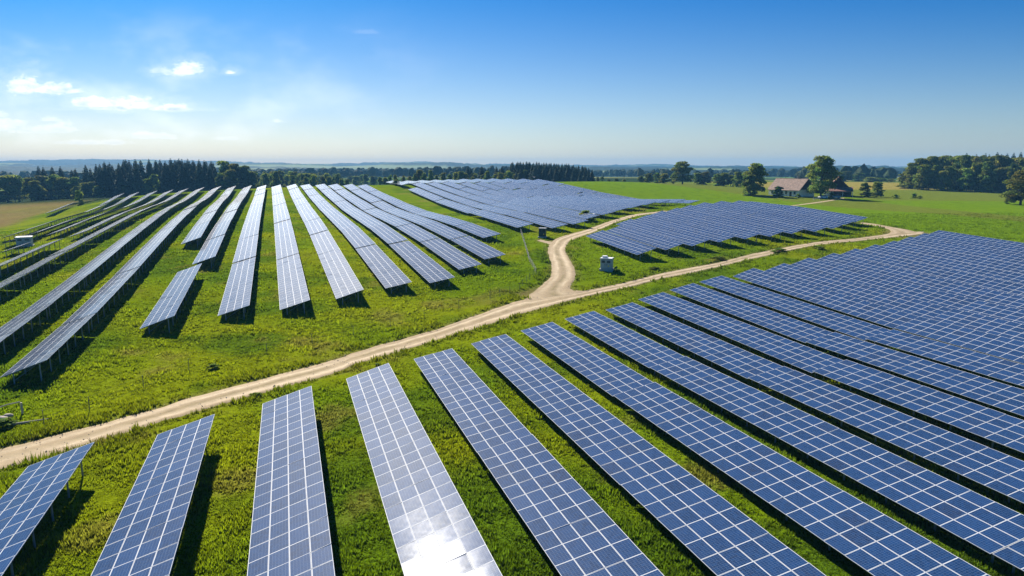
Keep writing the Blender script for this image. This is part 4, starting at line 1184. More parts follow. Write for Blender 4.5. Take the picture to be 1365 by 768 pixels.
SPR = [spruce_meshes(100 + i) for i in range(5)]
LEA = [leafy_meshes(200 + i, [1.0, 1.25, .9, 1.4, 1.1][i % 5], [(1, 1, 1), (1.12, 1.1, 1), (.8, .9, 1), (1.05, 1, .9), (.9, 1, 1)][i % 5]) for i in range(6)]
BIG = [leafy_meshes(300 + i, 1.0, (1.05, .98, .95), 64, .34, 105, -.05) for i in range(2)]
BSH = [bush_mesh(400 + i) for i in range(3)]
TREES = [
    ('spruce', -315.7, 461.8, 23.3, 0.0, 'Lf'), ('spruce', -310.6, 459.0, 22.2, 0.0, 'Lf'), ('spruce', -307.1, 462.6, 22.4, 0.0, 'Lf'), ('spruce', -300.1, 460.4, 22.3, 0.0, 'Lf'),
    ('spruce', -298.2, 468.8, 20.2, 0.0, 'Lf'), ('spruce', -286.3, 454.1, 20.0, 0.0, 'Lf'), ('spruce', -288.8, 469.3, 23.1, 0.0, 'Lf'), ('spruce', -271.7, 446.3, 19.1, 0.0, 'Lf'),
    ('spruce', -284.4, 473.9, 23.6, 0.0, 'Lf'), ('spruce', -272.4, 463.5, 24.3, 0.0, 'Lf'), ('spruce', -257.0, 445.5, 20.5, 0.0, 'Lf'), ('spruce', -253.5, 446.8, 21.6, 0.0, 'Lf'),
    ('spruce', -251.8, 452.3, 24.2, 0.0, 'Lf'), ('spruce', -253.1, 458.9, 24.1, 0.0, 'Lf'), ('spruce', -255.2, 470.3, 25.6, 0.0, 'Lf'), ('spruce', -248.4, 464.2, 24.7, 0.0, 'Lf'),
    ('spruce', -243.2, 464.9, 25.1, 0.0, 'Lf'), ('spruce', -232.8, 453.3, 23.4, 0.0, 'Lf'), ('spruce', -240.8, 474.9, 25.2, 0.0, 'Lf'), ('spruce', -233.0, 466.2, 23.5, 0.0, 'Lf'),
    ('spruce', -222.2, 451.9, 24.2, 0.0, 'Lf'), ('spruce', -217.1, 447.1, 23.0, 0.0, 'Lf'), ('spruce', -219.3, 457.0, 24.3, 0.0, 'Lf'), ('spruce', -217.2, 456.6, 23.9, 0.0, 'Lf'),
    ('spruce', -219.7, 470.4, 24.9, 0.0, 'Lf'), ('spruce', -207.4, 451.3, 22.8, 0.0, 'Lf'), ('spruce', -207.0, 459.1, 23.6, 0.0, 'Lf'), ('spruce', -202.6, 456.9, 22.9, 0.0, 'Lf'),
    ('spruce', -201.2, 463.9, 23.0, 0.0, 'Lf'), ('spruce', -194.4, 453.1, 18.3, 0.0, 'Lf'), ('spruce', -257.3, 441.4, 20.5, 0.0, 'Lf'), ('spruce', -201.8, 429.2, 20.1, 0.0, 'Lf'),
    ('spruce', -254.5, 438.5, 21.5, 0.0, 'Lf'), ('spruce', -245.7, 432.6, 18.7, 0.0, 'Lf'), ('spruce', -241.8, 427.2, 17.7, 0.0, 'Lf'), ('spruce', -211.5, 432.2, 20.3, 0.0, 'Lf'),
    ('spruce', -248.0, 441.5, 20.5, 0.0, 'Lf'), ('spruce', -203.6, 440.0, 19.6, 0.0, 'Lf'), ('spruce', -247.1, 439.5, 19.8, 0.0, 'Lf'), ('spruce', -216.3, 441.8, 20.8, 0.0, 'Lf'),
    ('spruce', -246.1, 438.1, 20.3, 0.0, 'Lf'), ('spruce', -231.1, 426.2, 19.5, 0.0, 'Lf'), ('spruce', -250.0, 429.1, 18.6, 0.0, 'Lf'), ('spruce', -214.9, 432.7, 19.2, 0.0, 'Lf'),
    ('spruce', -189.9, 434.8, 18.4, 0.0, 'Lf'), ('spruce', -193.3, 427.6, 19.6, 0.0, 'Lf'), ('spruce', -191.3, 429.2, 16.7, 0.0, 'Lf'), ('spruce', -249.6, 441.0, 18.3, 0.0, 'Lf'),
    ('spruce', -248.7, 440.0, 17.2, 0.0, 'Lf'), ('spruce', -211.8, 426.8, 18.7, 0.0, 'Lf'), ('spruce', -253.9, 429.1, 17.0, 0.0, 'Lf'), ('spruce', -210.4, 439.0, 19.9, 0.0, 'Lf'),
    ('spruce', -212.9, 428.0, 19.4, 0.0, 'Lf'), ('spruce', -204.3, 428.9, 20.3, 0.0, 'Lf'), ('spruce', -219.5, 435.4, 17.1, 0.0, 'Lf'), ('spruce', -236.1, 428.5, 16.8, 0.0, 'Lf'),
    ('spruce', -257.2, 432.6, 20.4, 0.0, 'Lf'), ('spruce', -253.2, 431.3, 20.7, 0.0, 'Lf'), ('spruce', -216.2, 431.2, 20.2, 0.0, 'Lf'), ('spruce', -195.7, 436.2, 16.2, 0.0, 'Lf'),
    ('spruce', -226.7, 481.1, 23.9, 0.0, 'Lf'), ('spruce', -278.7, 498.0, 27.5, 0.0, 'Lf'), ('spruce', -224.9, 478.5, 22.9, 0.0, 'Lf'), ('spruce', -236.5, 494.1, 25.1, 0.0, 'Lf'),
    ('spruce', -250.2, 479.7, 23.6, 0.0, 'Lf'), ('spruce', -244.4, 497.8, 25.0, 0.0, 'Lf'), ('spruce', -230.4, 495.5, 24.6, 0.0, 'Lf'), ('spruce', -217.4, 493.1, 24.9, 0.0, 'Lf'),
    ('spruce', -215.8, 487.2, 23.4, 0.0, 'Lf'), ('spruce', -224.6, 490.6, 23.8, 0.0, 'Lf'), ('spruce', -235.6, 490.8, 25.1, 0.0, 'Lf'), ('spruce', -237.3, 492.1, 25.9, 0.0, 'Lf'),
    ('spruce', -212.7, 494.0, 23.7, 0.0, 'Lf'), ('spruce', -251.4, 490.8, 24.8, 0.0, 'Lf'), ('leafy', -323.6, 430.0, 19.0, 14.2, 'Ll'), ('leafy', -319.0, 435.0, 17.4, 12.4, 'Ll'),
    ('leafy', -315.1, 440.0, 17.3, 11.6, 'Ll'), ('leafy', -302.0, 432.0, 15.2, 12.3, 'Ll'), ('leafy', -294.1, 425.0, 12.9, 10.3, 'Ll'), ('leafy', -298.9, 440.0, 16.0, 13.1, 'Ll'),
    ('leafy', -291.2, 440.0, 16.5, 14.5, 'Ll'), ('leafy', -282.1, 436.0, 14.0, 11.5, 'Ll'), ('leafy', -274.4, 432.0, 13.5, 9.5, 'Ll'), ('leafy', -262.4, 415.0, 7.4, 7.3, 'Ll'),
    ('leafy', -262.9, 425.0, 9.5, 8.4, 'Ll'), ('leafy', -260.5, 428.0, 9.8, 9.4, 'Ll'), ('leafy', -251.8, 420.0, 7.2, 7.8, 'Ll'), ('leafy', -253.3, 430.0, 9.9, 7.1, 'Ll'),
    ('leafy', -239.1, 425.0, 6.8, 5.6, 'Ll'), ('leafy', -222.6, 430.0, 13.5, 8.5, 'Ll'), ('leafy', -226.0, 428.0, 10.8, 6.6, 'Ll'), ('leafy', -209.8, 432.0, 10.7, 5.7, 'Ll'),
    ('leafy', -194.3, 430.0, 11.3, 4.7, 'Ll'), ('bush', -207.6, 330.0, 7.5, 4.0, 'Lb'), ('leafy', -188.0, 455.0, 22.4, 13.0, 'Lc'), ('leafy', -180.2, 450.0, 20.1, 14.8, 'Lc'),
    ('leafy', -174.3, 452.0, 19.1, 11.9, 'Lc'), ('leafy', -179.4, 440.0, 15.9, 10.6, 'Lc'), ('leafy', -186.5, 442.0, 14.2, 7.8, 'Lc'), ('leafy', -170.8, 455.0, 15.3, 8.0, 'Lc'),
    ('leafy', -195.2, 612.5, 18.3, 9.6, 'Lm'), ('leafy', -211.4, 572.2, 19.3, 6.7, 'Lm'), ('leafy', -159.3, 554.5, 14.5, 9.4, 'Lm'), ('leafy', -161.2, 471.9, 15.5, 7.1, 'Lm'),
    ('leafy', -173.8, 498.8, 14.4, 7.5, 'Lm'), ('leafy', -198.1, 621.6, 16.9, 9.3, 'Lm'), ('leafy', -189.5, 543.3, 16.3, 9.2, 'Lm'), ('leafy', -141.7, 535.4, 13.3, 6.6, 'Lm'),
    ('leafy', -197.7, 554.4, 16.8, 9.1, 'Lm'), ('leafy', -180.3, 631.5, 15.2, 7.1, 'Lm'), ('leafy', -164.1, 516.8, 16.7, 6.8, 'Lm'), ('leafy', -164.0, 554.0, 16.2, 9.1, 'Lm'),
    ('leafy', -137.8, 546.9, 15.2, 5.5, 'Lm'), ('leafy', -126.8, 477.1, 11.3, 6.8, 'Lm'), ('leafy', -202.5, 604.6, 19.6, 6.6, 'Lm'), ('leafy', -150.5, 474.2, 12.7, 5.6, 'Lm'),
    ('leafy', -170.1, 478.0, 15.0, 6.4, 'Lm'), ('leafy', -171.9, 581.4, 14.0, 10.0, 'Lm'), ('leafy', -145.5, 503.9, 14.0, 5.7, 'Lm'), ('leafy', -204.7, 550.3, 18.0, 6.2, 'Lm'),
    ('leafy', -179.6, 528.8, 16.0, 7.3, 'Lm'), ('leafy', -178.0, 598.6, 15.9, 9.6, 'Lm'), ('leafy', -126.9, 484.8, 10.5, 7.5, 'Lm'), ('leafy', -195.4, 547.1, 17.6, 9.2, 'Lm'),
    ('leafy', -185.3, 566.7, 15.2, 9.1, 'Lm'), ('leafy', -141.0, 548.8, 12.9, 6.3, 'Lm'), ('leafy', -173.2, 609.1, 13.8, 9.4, 'Lm'), ('leafy', -216.3, 623.0, 15.1, 10.8, 'Lm'),
    ('leafy', -185.5, 604.4, 16.7, 10.2, 'Lm'), ('leafy', -141.6, 529.2, 15.5, 7.0, 'Lm'), ('leafy', -183.4, 600.6, 15.8, 6.1, 'Lm'), ('leafy', -131.6, 480.9, 11.3, 5.4, 'Lm'),
    ('leafy', -200.4, 603.9, 18.8, 6.7, 'Lm'), ('leafy', -183.7, 593.0, 14.5, 9.0, 'Lm'), ('leafy', -142.2, 553.7, 11.6, 5.8, 'Lm'), ('leafy', -193.5, 559.5, 18.8, 8.7, 'Lm'),
    ('leafy', -164.7, 558.9, 13.8, 7.9, 'Lm'), ('leafy', -179.1, 534.8, 15.3, 9.0, 'Lm'), ('leafy', -213.7, 614.6, 15.4, 8.6, 'Lm'), ('leafy', -152.6, 504.2, 14.3, 6.9, 'Lm'),
    ('leafy', -141.9, 474.7, 11.4, 6.6, 'Lm'), ('leafy', -196.3, 606.2, 16.3, 8.3, 'Lm'), ('leafy', -138.6, 481.2, 12.9, 6.3, 'Lm'), ('leafy', -160.0, 627.0, 13.7, 8.5, 'Lm'),
    ('leafy', -194.5, 543.7, 16.7, 9.1, 'Lm'), ('leafy', -164.7, 523.9, 16.9, 7.7, 'Lm'), ('leafy', -143.3, 673.7, 9.5, 5.3, 'Lm'), ('leafy', -249.4, 699.1, 14.7, 6.6, 'Lm'),
    ('leafy', -260.2, 801.1, 12.7, 9.4, 'Lm'), ('leafy', -286.4, 772.7, 14.7, 6.8, 'Lm'), ('leafy', -218.9, 753.6, 11.3, 7.5, 'Lm'), ('leafy', -198.0, 681.5, 14.1, 7.6, 'Lm'),
    ('leafy', -209.4, 777.7, 8.2, 8.6, 'Lm'), ('leafy', -158.4, 700.5, 9.1, 8.5, 'Lm'), ('leafy', -156.7, 722.1, 9.2, 9.2, 'Lm'), ('leafy', -316.7, 899.6, 9.6, 7.6, 'Lm'),
    ('leafy', -288.2, 828.9, 12.6, 6.8, 'Lm'), ('leafy', -173.2, 749.6, 7.4, 6.3, 'Lm'), ('leafy', -258.1, 818.2, 12.2, 7.2, 'Lm'), ('leafy', -228.5, 877.0, 5.3, 7.3, 'Lm'),
    ('leafy', -247.2, 837.1, 9.3, 9.6, 'Lm'), ('leafy', -235.4, 658.3, 17.6, 5.2, 'Lm'), ('leafy', -221.5, 773.9, 10.0, 6.6, 'Lm'), ('leafy', -248.5, 693.0, 14.5, 9.1, 'Lm'),
    ('leafy', -141.1, 664.8, 11.9, 8.6, 'Lm'), ('leafy', -254.9, 838.8, 10.3, 8.6, 'Lm'), ('leafy', -220.6, 751.8, 10.8, 5.8, 'Lm'), ('leafy', -220.7, 859.5, 8.3, 8.8, 'Lm'),
    ('leafy', -185.8, 745.4, 10.3, 6.4, 'Lm'), ('leafy', -189.4, 644.0, 13.4, 7.8, 'Lm'), ('leafy', -221.2, 863.8, 6.6, 8.6, 'Lm'), ('leafy', -213.5, 771.1, 8.3, 9.3, 'Lm'),
    ('leafy', -301.8, 876.9, 10.0, 10.5, 'Lm'), ('leafy', -174.8, 745.5, 7.4, 9.3, 'Lm'), ('leafy', -216.7, 839.5, 6.5, 8.3, 'Lm'), ('leafy', -166.3, 658.3, 12.9, 6.8, 'Lm'),
    ('leafy', -287.7, 732.5, 15.3, 8.1, 'Lm'), ('leafy', -309.3, 885.6, 10.4, 8.5, 'Lm'), ('leafy', -208.8, 788.1, 8.8, 7.7, 'Lm'), ('leafy', -159.7, 807.0, 4.4, 9.6, 'Lm'),
    ('leafy', -130.4, 645.9, 10.5, 7.6, 'Lm'), ('leafy', -256.3, 744.4, 14.9, 6.5, 'Lm'), ('leafy', -213.6, 665.6, 15.6, 8.4, 'Lm'), ('leafy', -221.3, 772.0, 8.7, 8.3, 'Lm'),
    ('leafy', -160.3, 805.9, 4.1, 6.5, 'Lm'), ('leafy', -232.1, 837.4, 10.1, 10.7, 'Lm'), ('leafy', -107.7, 436.4, 8.2, 5.8, 'Hd'), ('leafy', -107.4, 448.9, 8.0, 4.9, 'Hd'),
    ('leafy', -83.6, 436.8, 8.5, 4.8, 'Hd'), ('leafy', -82.7, 449.8, 8.5, 4.4, 'Hd'), ('leafy', -80.1, 454.4, 10.0, 3.5, 'Hd'), ('leafy', -72.9, 432.3, 8.9, 4.3, 'Hd'),
    ('leafy', -73.3, 467.8, 9.5, 4.6, 'Hd'), ('leafy', -66.1, 446.8, 8.1, 4.9, 'Hd'), ('leafy', -63.3, 451.1, 10.0, 4.5, 'Hd'), ('leafy', -60.2, 453.9, 12.3, 6.0, 'Hd'),
    ('leafy', -56.6, 444.6, 9.8, 4.9, 'Hd'), ('leafy', -51.9, 441.4, 10.9, 4.9, 'Hd'), ('leafy', -49.7, 456.2, 8.4, 4.5, 'Hd'), ('leafy', -44.9, 452.4, 9.5, 5.5, 'Hd'),
    ('leafy', -39.5, 441.3, 7.8, 5.3, 'Hd'), ('leafy', -37.0, 458.7, 9.8, 6.0, 'Hd'), ('leafy', -31.8, 441.8, 9.3, 4.9, 'Hd'), ('leafy', -33.2, 441.7, 9.4, 4.7, 'Hd'),
    ('leafy', -6.0, 475.9, 8.9, 6.3, 'Hd'), ('leafy', -34.5, 477.8, 7.9, 4.9, 'Hd'), ('leafy', 0.1, 459.1, 7.9, 6.5, 'Hd'), ('leafy', -26.6, 477.5, 9.4, 6.2, 'Hd'),
    ('leafy', -17.4, 472.7, 6.9, 5.9, 'Hd'), ('leafy', -30.6, 458.2, 8.5, 4.9, 'Hd'), ('leafy', -32.0, 445.0, 8.4, 5.3, 'Hd'), ('leafy', -9.0, 450.5, 7.8, 5.6, 'Hd'),
    ('leafy', -18.9, 461.2, 7.4, 6.6, 'Hd'), ('leafy', 1.9, 449.5, 6.2, 4.7, 'Hd'), ('leafy', -0.4, 465.0, 6.7, 5.3, 'Hd'), ('leafy', -24.7, 462.6, 8.1, 5.8, 'Hd'),
    ('leafy', -10.2, 447.6, 6.6, 4.9, 'Hd'), ('leafy', 3.0, 475.2, 6.4, 4.8, 'Hd'), ('leafy', -32.6, 457.0, 9.9, 5.8, 'Hd'), ('leafy', -30.0, 442.9, 8.2, 4.5, 'Hd'),
    ('leafy', -8.9, 465.2, 8.0, 5.4, 'Hd'), ('leafy', -16.3, 453.7, 9.2, 6.0, 'Hd'), ('leafy', -2.5, 444.8, 8.7, 6.0, 'Hd'), ('leafy', -10.6, 448.5, 6.6, 5.3, 'Hd'),
    ('leafy', -24.8, 454.8, 7.3, 5.8, 'Hd'), ('spruce', 0.4, 471.9, 11.6, 0.0, 'Gv'), ('spruce', -7.7, 467.1, 10.0, 0.0, 'Gv'), ('spruce', -21.1, 485.0, 13.9, 0.0, 'Gv'),
    ('spruce', -30.3, 472.6, 13.8, 0.0, 'Gv'), ('spruce', -16.3, 462.0, 10.8, 0.0, 'Gv'), ('spruce', -6.6, 458.5, 12.0, 0.0, 'Gv'), ('spruce', -10.4, 462.2, 12.3, 0.0, 'Gv'),
    ('spruce', -8.3, 461.3, 10.4, 0.0, 'Gv'), ('spruce', -28.5, 479.0, 13.1, 0.0, 'Gv'), ('spruce', -20.9, 478.4, 13.5, 0.0, 'Gv'), ('spruce', -2.7, 478.5, 12.8, 0.0, 'Gv'),
    ('spruce', -0.4, 475.1, 14.8, 0.0, 'Gv'), ('spruce', 0.4, 465.0, 14.8, 0.0, 'Gv'), ('spruce', 3.0, 461.2, 13.9, 0.0, 'Gv'), ('spruce', 3.8, 464.1, 14.7, 0.0, 'Gv'),
    ('spruce', 5.5, 459.9, 14.5, 0.0, 'Gv'), ('spruce', 7.6, 468.5, 14.6, 0.0, 'Gv'), ('spruce', 9.6, 459.4, 14.5, 0.0, 'Gv'), ('spruce', 11.2, 462.0, 14.1, 0.0, 'Gv'),
    ('spruce', 12.0, 468.6, 14.6, 0.0, 'Gv'), ('spruce', 14.6, 471.3, 14.0, 0.0, 'Gv'), ('spruce', 16.6, 468.7, 14.6, 0.0, 'Gv'), ('spruce', 17.8, 457.0, 13.7, 0.0, 'Gv'),
    ('spruce', 19.4, 457.1, 12.7, 0.0, 'Gv'), ('spruce', 21.7, 473.6, 14.1, 0.0, 'Gv'), ('spruce', 22.8, 460.5, 13.2, 0.0, 'Gv'), ('spruce', 25.4, 474.1, 13.6, 0.0, 'Gv'),
    ('spruce', 26.9, 479.2, 14.0, 0.0, 'Gv'), ('spruce', 28.4, 468.4, 13.2, 0.0, 'Gv'), ('spruce', 30.8, 477.9, 13.4, 0.0, 'Gv'), ('spruce', 31.7, 471.7, 12.9, 0.0, 'Gv'),
    ('spruce', 34.4, 475.8, 13.1, 0.0, 'Gv'), ('spruce', 35.8, 471.0, 12.6, 0.0, 'Gv'), ('spruce', 37.3, 475.1, 13.1, 0.0, 'Gv'), ('spruce', 37.5, 458.7, 12.1, 0.0, 'Gv'),
    ('spruce', 40.2, 464.4, 11.3, 0.0, 'Gv'), ('spruce', 41.2, 465.6, 11.8, 0.0, 'Gv'), ('spruce', 42.2, 456.5, 10.2, 0.0, 'Gv'), ('spruce', 45.3, 471.2, 11.6, 0.0, 'Gv'),
    ('spruce', 46.3, 456.6, 10.6, 0.0, 'Gv'), ('spruce', 49.7, 477.7, 11.0, 0.0, 'Gv'), ('spruce', 48.9, 459.6, 10.2, 0.0, 'Gv'), ('spruce', 52.3, 472.9, 9.8, 0.0, 'Gv'),
    ('spruce', 53.1, 459.6, 8.4, 0.0, 'Gv'), ('spruce', 15.3, 446.4, 11.3, 0.0, 'Gv'), ('spruce', 16.9, 447.3, 10.1, 0.0, 'Gv'), ('spruce', 25.4, 448.3, 10.3, 0.0, 'Gv'),
    ('spruce', 46.8, 443.2, 7.4, 0.0, 'Gv'), ('spruce', 48.4, 438.3, 6.0, 0.0, 'Gv'), ('spruce', 3.7, 447.0, 9.7, 0.0, 'Gv'), ('spruce', 20.4, 442.7, 9.5, 0.0, 'Gv'),
    ('spruce', 15.0, 444.9, 9.0, 0.0, 'Gv'), ('spruce', 13.0, 442.1, 11.9, 0.0, 'Gv'), ('spruce', 19.8, 445.7, 8.9, 0.0, 'Gv'), ('spruce', 31.0, 437.4, 10.1, 0.0, 'Gv'),
    ('spruce', 17.4, 448.0, 10.9, 0.0, 'Gv'), ('spruce', 27.4, 449.9, 9.2, 0.0, 'Gv'), ('spruce', 14.3, 437.3, 10.0, 0.0, 'Gv'), ('spruce', 40.0, 447.3, 9.5, 0.0, 'Gv'),
    ('spruce', 42.8, 436.2, 6.3, 0.0, 'Gv'), ('spruce', 14.4, 436.5, 9.5, 0.0, 'Gv'), ('spruce', 25.5, 449.3, 9.8, 0.0, 'Gv'), ('spruce', 30.2, 439.6, 8.2, 0.0, 'Gv'),
    ('spruce', 41.1, 448.8, 8.1, 0.0, 'Gv'), ('spruce', 5.7, 438.1, 9.8, 0.0, 'Gv'), ('spruce', 27.9, 437.4, 9.1, 0.0, 'Gv'), ('leafy', -6.9, 440.0, 7.1, 4.8, 'Gl'),
    ('leafy', -1.7, 440.0, 7.9, 5.8, 'Gl'), ('leafy', 5.0, 440.0, 6.2, 4.8, 'Gl'), ('leafy', 8.3, 440.0, 8.4, 4.8, 'Gl'), ('leafy', 57.1, 460.0, 3.2, 2.5, 'Hr'),
    ('leafy', 60.1, 460.0, 3.7, 3.5, 'Hr'), ('leafy', 64.0, 455.0, 1.6, 2.5, 'Hr'), ('leafy', 68.9, 455.0, 2.4, 3.5, 'Hr'), ('leafy', 73.8, 455.0, 1.8, 3.0, 'Hr'),
    ('leafy', 85.1, 455.0, 4.5, 6.0, 'Hr'), ('leafy', 91.0, 460.0, 6.3, 7.1, 'Hr'), ('leafy', 97.5, 465.0, 7.1, 6.6, 'Hr'), ('leafy', 101.4, 460.0, 6.7, 7.1, 'Hr'),
    ('leafy', 107.0, 458.0, 6.9, 6.0, 'Hr'), ('leafy', 111.1, 450.0, 15.0, 14.8, 'Fs'), ('leafy', 128.7, 480.0, 8.1, 8.4, 'Hr'), ('leafy', 133.9, 480.0, 8.8, 9.5, 'Hr'),
    ('leafy', 130.9, 440.0, 7.8, 7.7, 'Hr'), ('leafy', 135.2, 440.0, 8.7, 7.3, 'Hr'), ('leafy', 139.5, 440.0, 7.4, 6.8, 'Hr'), ('leafy', 137.6, 420.0, 9.3, 9.2, 'Hr'),
    ('leafy', 143.9, 430.0, 6.3, 5.7, 'Hr'), ('leafy', 111.5, 318.0, 14.8, 11.5, 'Ft1'), ('leafy', 107.7, 313.0, 9.7, 8.3, 'Ft1b'), ('leafy', 136.3, 304.0, 18.7, 14.0, 'Ft2'),
    ('leafy', 153.5, 330.0, 11.9, 9.4, 'Ft2b'), ('bush', 117.5, 304.0, 5.0, 5.0, 'Fb'), ('bush', 125.9, 303.0, 1.9, 2.3, 'Fb'), ('bush', 139.3, 300.0, 2.8, 3.0, 'Fb'),
    ('leafy', 159.8, 312.0, 6.7, 5.8, 'Fp'), ('leafy', 167.6, 316.0, 7.0, 5.6, 'Fp'), ('bush', 170.0, 305.0, 1.8, 3.0, 'Fq'), ('bush', 178.2, 305.0, 2.4, 3.0, 'Fq'),
    ('bush', 180.7, 305.0, 1.3, 2.7, 'Fq'), ('leafy', 289.5, 600.0, 9.1, 13.2, 'Hr'), ('leafy', 310.7, 620.0, 8.0, 15.0, 'Hr'), ('leafy', 290.1, 560.0, 4.2, 11.1, 'Hr'),
    ('leafy', 299.2, 560.0, 3.6, 11.1, 'Hr'), ('leafy', 304.4, 555.0, 3.1, 8.5, 'Hr'), ('leafy', 245.9, 431.2, 10.3, 10.7, 'Rf'), ('leafy', 247.9, 429.7, 15.2, 11.2, 'Rf'),
    ('leafy', 251.0, 429.3, 15.7, 12.0, 'Rf'), ('leafy', 253.6, 428.5, 18.1, 11.2, 'Rf'), ('leafy', 261.5, 435.8, 17.0, 12.1, 'Rf'), ('leafy', 258.3, 425.3, 19.1, 12.0, 'Rf'),
    ('leafy', 263.1, 427.6, 18.9, 11.1, 'Rf'), ('leafy', 270.8, 434.6, 19.4, 12.6, 'Rf'), ('leafy', 268.5, 425.7, 19.4, 10.4, 'Rf'), ('leafy', 270.0, 422.7, 19.4, 10.4, 'Rf'),
    ('leafy', 270.4, 418.3, 19.6, 11.6, 'Rf'), ('leafy', 270.2, 413.0, 19.9, 11.7, 'Rf'), ('leafy', 282.4, 426.4, 19.5, 11.5, 'Rf'), ('leafy', 276.6, 412.7, 19.2, 12.1, 'Rf'),
    ('leafy', 276.2, 407.4, 20.3, 9.3, 'Rf'), ('leafy', 286.3, 417.3, 19.2, 9.8, 'Rf'), ('leafy', 290.3, 418.5, 19.6, 11.4, 'Rf'), ('leafy', 283.9, 404.8, 20.2, 9.5, 'Rf'),
    ('leafy', 288.7, 406.9, 20.0, 9.2, 'Rf'), ('leafy', 291.3, 405.9, 18.7, 10.7, 'Rf'), ('leafy', 298.3, 411.2, 18.9, 12.0, 'Rf'), ('leafy', 294.0, 401.1, 19.5, 10.3, 'Rf'),
    ('leafy', 297.1, 401.0, 20.0, 11.3, 'Rf'), ('leafy', 305.2, 407.3, 18.4, 11.3, 'Rf'), ('leafy', 295.5, 390.4, 19.4, 9.7, 'Rf'), ('leafy', 307.1, 401.6, 19.6, 9.2, 'Rf'),
    ('leafy', 306.9, 397.4, 19.6, 11.5, 'Rf'), ('leafy', 310.6, 397.9, 18.9, 9.3, 'Rf'), ('leafy', 317.2, 402.3, 19.0, 10.8, 'Rf'), ('leafy', 312.7, 392.8, 19.8, 9.1, 'Rf'),
    ('leafy', 238.0, 418.4, 2.9, 8.6, 'Rf'), ('leafy', 239.3, 414.7, 7.8, 7.5, 'Rf'), ('leafy', 240.5, 410.3, 8.7, 7.4, 'Rf'), ('leafy', 239.7, 403.6, 14.9, 8.4, 'Rf'),
    ('leafy', 243.3, 403.0, 12.2, 9.5, 'Rf'), ('leafy', 246.9, 403.1, 14.3, 7.0, 'Rf'), ('leafy', 247.2, 397.1, 11.6, 9.3, 'Rf'), ('leafy', 253.0, 400.9, 14.0, 8.3, 'Rf'),
    ('leafy', 258.3, 403.7, 15.6, 9.7, 'Rf'), ('leafy', 258.7, 398.0, 13.0, 6.9, 'Rf'), ('leafy', 258.6, 392.2, 13.1, 9.2, 'Rf'), ('leafy', 263.2, 394.2, 16.1, 9.0, 'Rf'),
    ('leafy', 265.4, 392.2, 16.4, 6.7, 'Rf'), ('leafy', 264.5, 385.7, 17.3, 9.3, 'Rf'), ('leafy', 271.8, 390.2, 12.7, 7.4, 'Rf'), ('leafy', 274.8, 389.5, 14.0, 7.6, 'Rf'),
    ('leafy', 277.7, 388.7, 14.3, 6.5, 'Rf'), ('leafy', 276.7, 382.6, 16.2, 6.7, 'Rf'), ('leafy', 280.1, 382.2, 15.2, 6.8, 'Rf'), ('leafy', 279.5, 376.5, 14.6, 7.9, 'Rf'),
    ('leafy', 285.3, 379.7, 15.5, 6.4, 'Rf'), ('leafy', 282.8, 371.5, 14.1, 8.9, 'Rf'), ('leafy', 288.1, 374.0, 14.4, 7.3, 'Rf'), ('leafy', 292.5, 375.2, 14.3, 8.4, 'Rf'),
    ('leafy', 292.6, 370.8, 13.8, 8.9, 'Rf'), ('leafy', 298.6, 373.9, 13.3, 7.3, 'Rf'), ('spruce', 284.2, 434.7, 20.9, 0.0, 'Rs'), ('spruce', 288.4, 431.7, 20.2, 0.0, 'Rs'),
    ('spruce', 291.7, 428.3, 20.9, 0.0, 'Rs'), ('spruce', 292.6, 426.2, 20.3, 0.0, 'Rs'), ('spruce', 298.8, 428.1, 21.7, 0.0, 'Rs'), ('spruce', 300.6, 427.1, 20.5, 0.0, 'Rs'),
    ('spruce', 303.2, 425.7, 21.0, 0.0, 'Rs'), ('spruce', 304.8, 422.3, 21.5, 0.0, 'Rs'), ('spruce', 304.2, 415.8, 22.0, 0.0, 'Rs'), ('leafy', 193.9, 262.0, 13.3, 13.2, 'Re'),
    ('bush', 194.2, 268.0, 2.3, 3.5, 'Re2'),
]
TL = {
    'Lf': ("dark spruce in the dense forest behind the left hillside field", "spruce", "spruces of the left forest"),
    'Ll': ("broad leafy tree on the sunny front edge of the left forest", "tree", "leafy trees at the left forest edge"),
    'Lb': ("small round bush alone before the left forest, at the stubble field corner", "bush", None),
    'Lc': ("green leafy tree in the tall clump at the right end of the left forest", "tree", "leafy clump right of the spruces"),
    'Lm': ("hazy leafy tree in the lower woods behind the crest of the left hillside field", "tree", "trees of the lower woods"),
    'Hd': ("small leafy tree in the hedge line behind the hilltop solar field", "tree", "trees of the hedge behind the hilltop field"),
    'Gv': ("dark spruce in the grove behind the hilltop solar field", "spruce", "spruces of the grove"),
    'Gl': ("light leafy tree in front of the left end of the spruce grove", "tree", "leafy trees before the grove"),
    'Hr': ("leafy tree in the loose line behind the bright meadow and the farm", "tree", "trees behind the meadow"),
    'Fs': ("large solitary round tree on the meadow edge between spruce grove and farm", "tree", None),
    'Ft1': ("tall olive green tree left of the farmhouse", "tree", None),
    'Ft1b': ("lower dark tree touching the tall tree left of the farmhouse", "tree", None),
    'Ft2': ("tallest olive tree, between the farmhouse and the barn", "tree", None),
    'Ft2b': ("dark tree behind the barn, right of the tallest farm tree", "tree", None),
    'Fp': ("low dark tree of the pair right of the barn", "tree", "pair of trees right of the barn"),
    'Rf': ("broad dark leafy tree in the forest on the right beyond the meadow", "tree", "leafy trees of the right forest"),
    'Rs': ("spruce tip rising above the leafy forest on the right", "spruce", "spruces of the right forest"),
    'Re': ("pale green tree at the right edge before the forest", "tree", None),
    'Re2': ("low bush at the foot of the pale tree on the right edge", "bush", None)}
FB = iter(["dark bush before the farmhouse front wall", "small bush at the farmhouse corner below the gable", "round bush by the parked car under the tallest farm tree"])
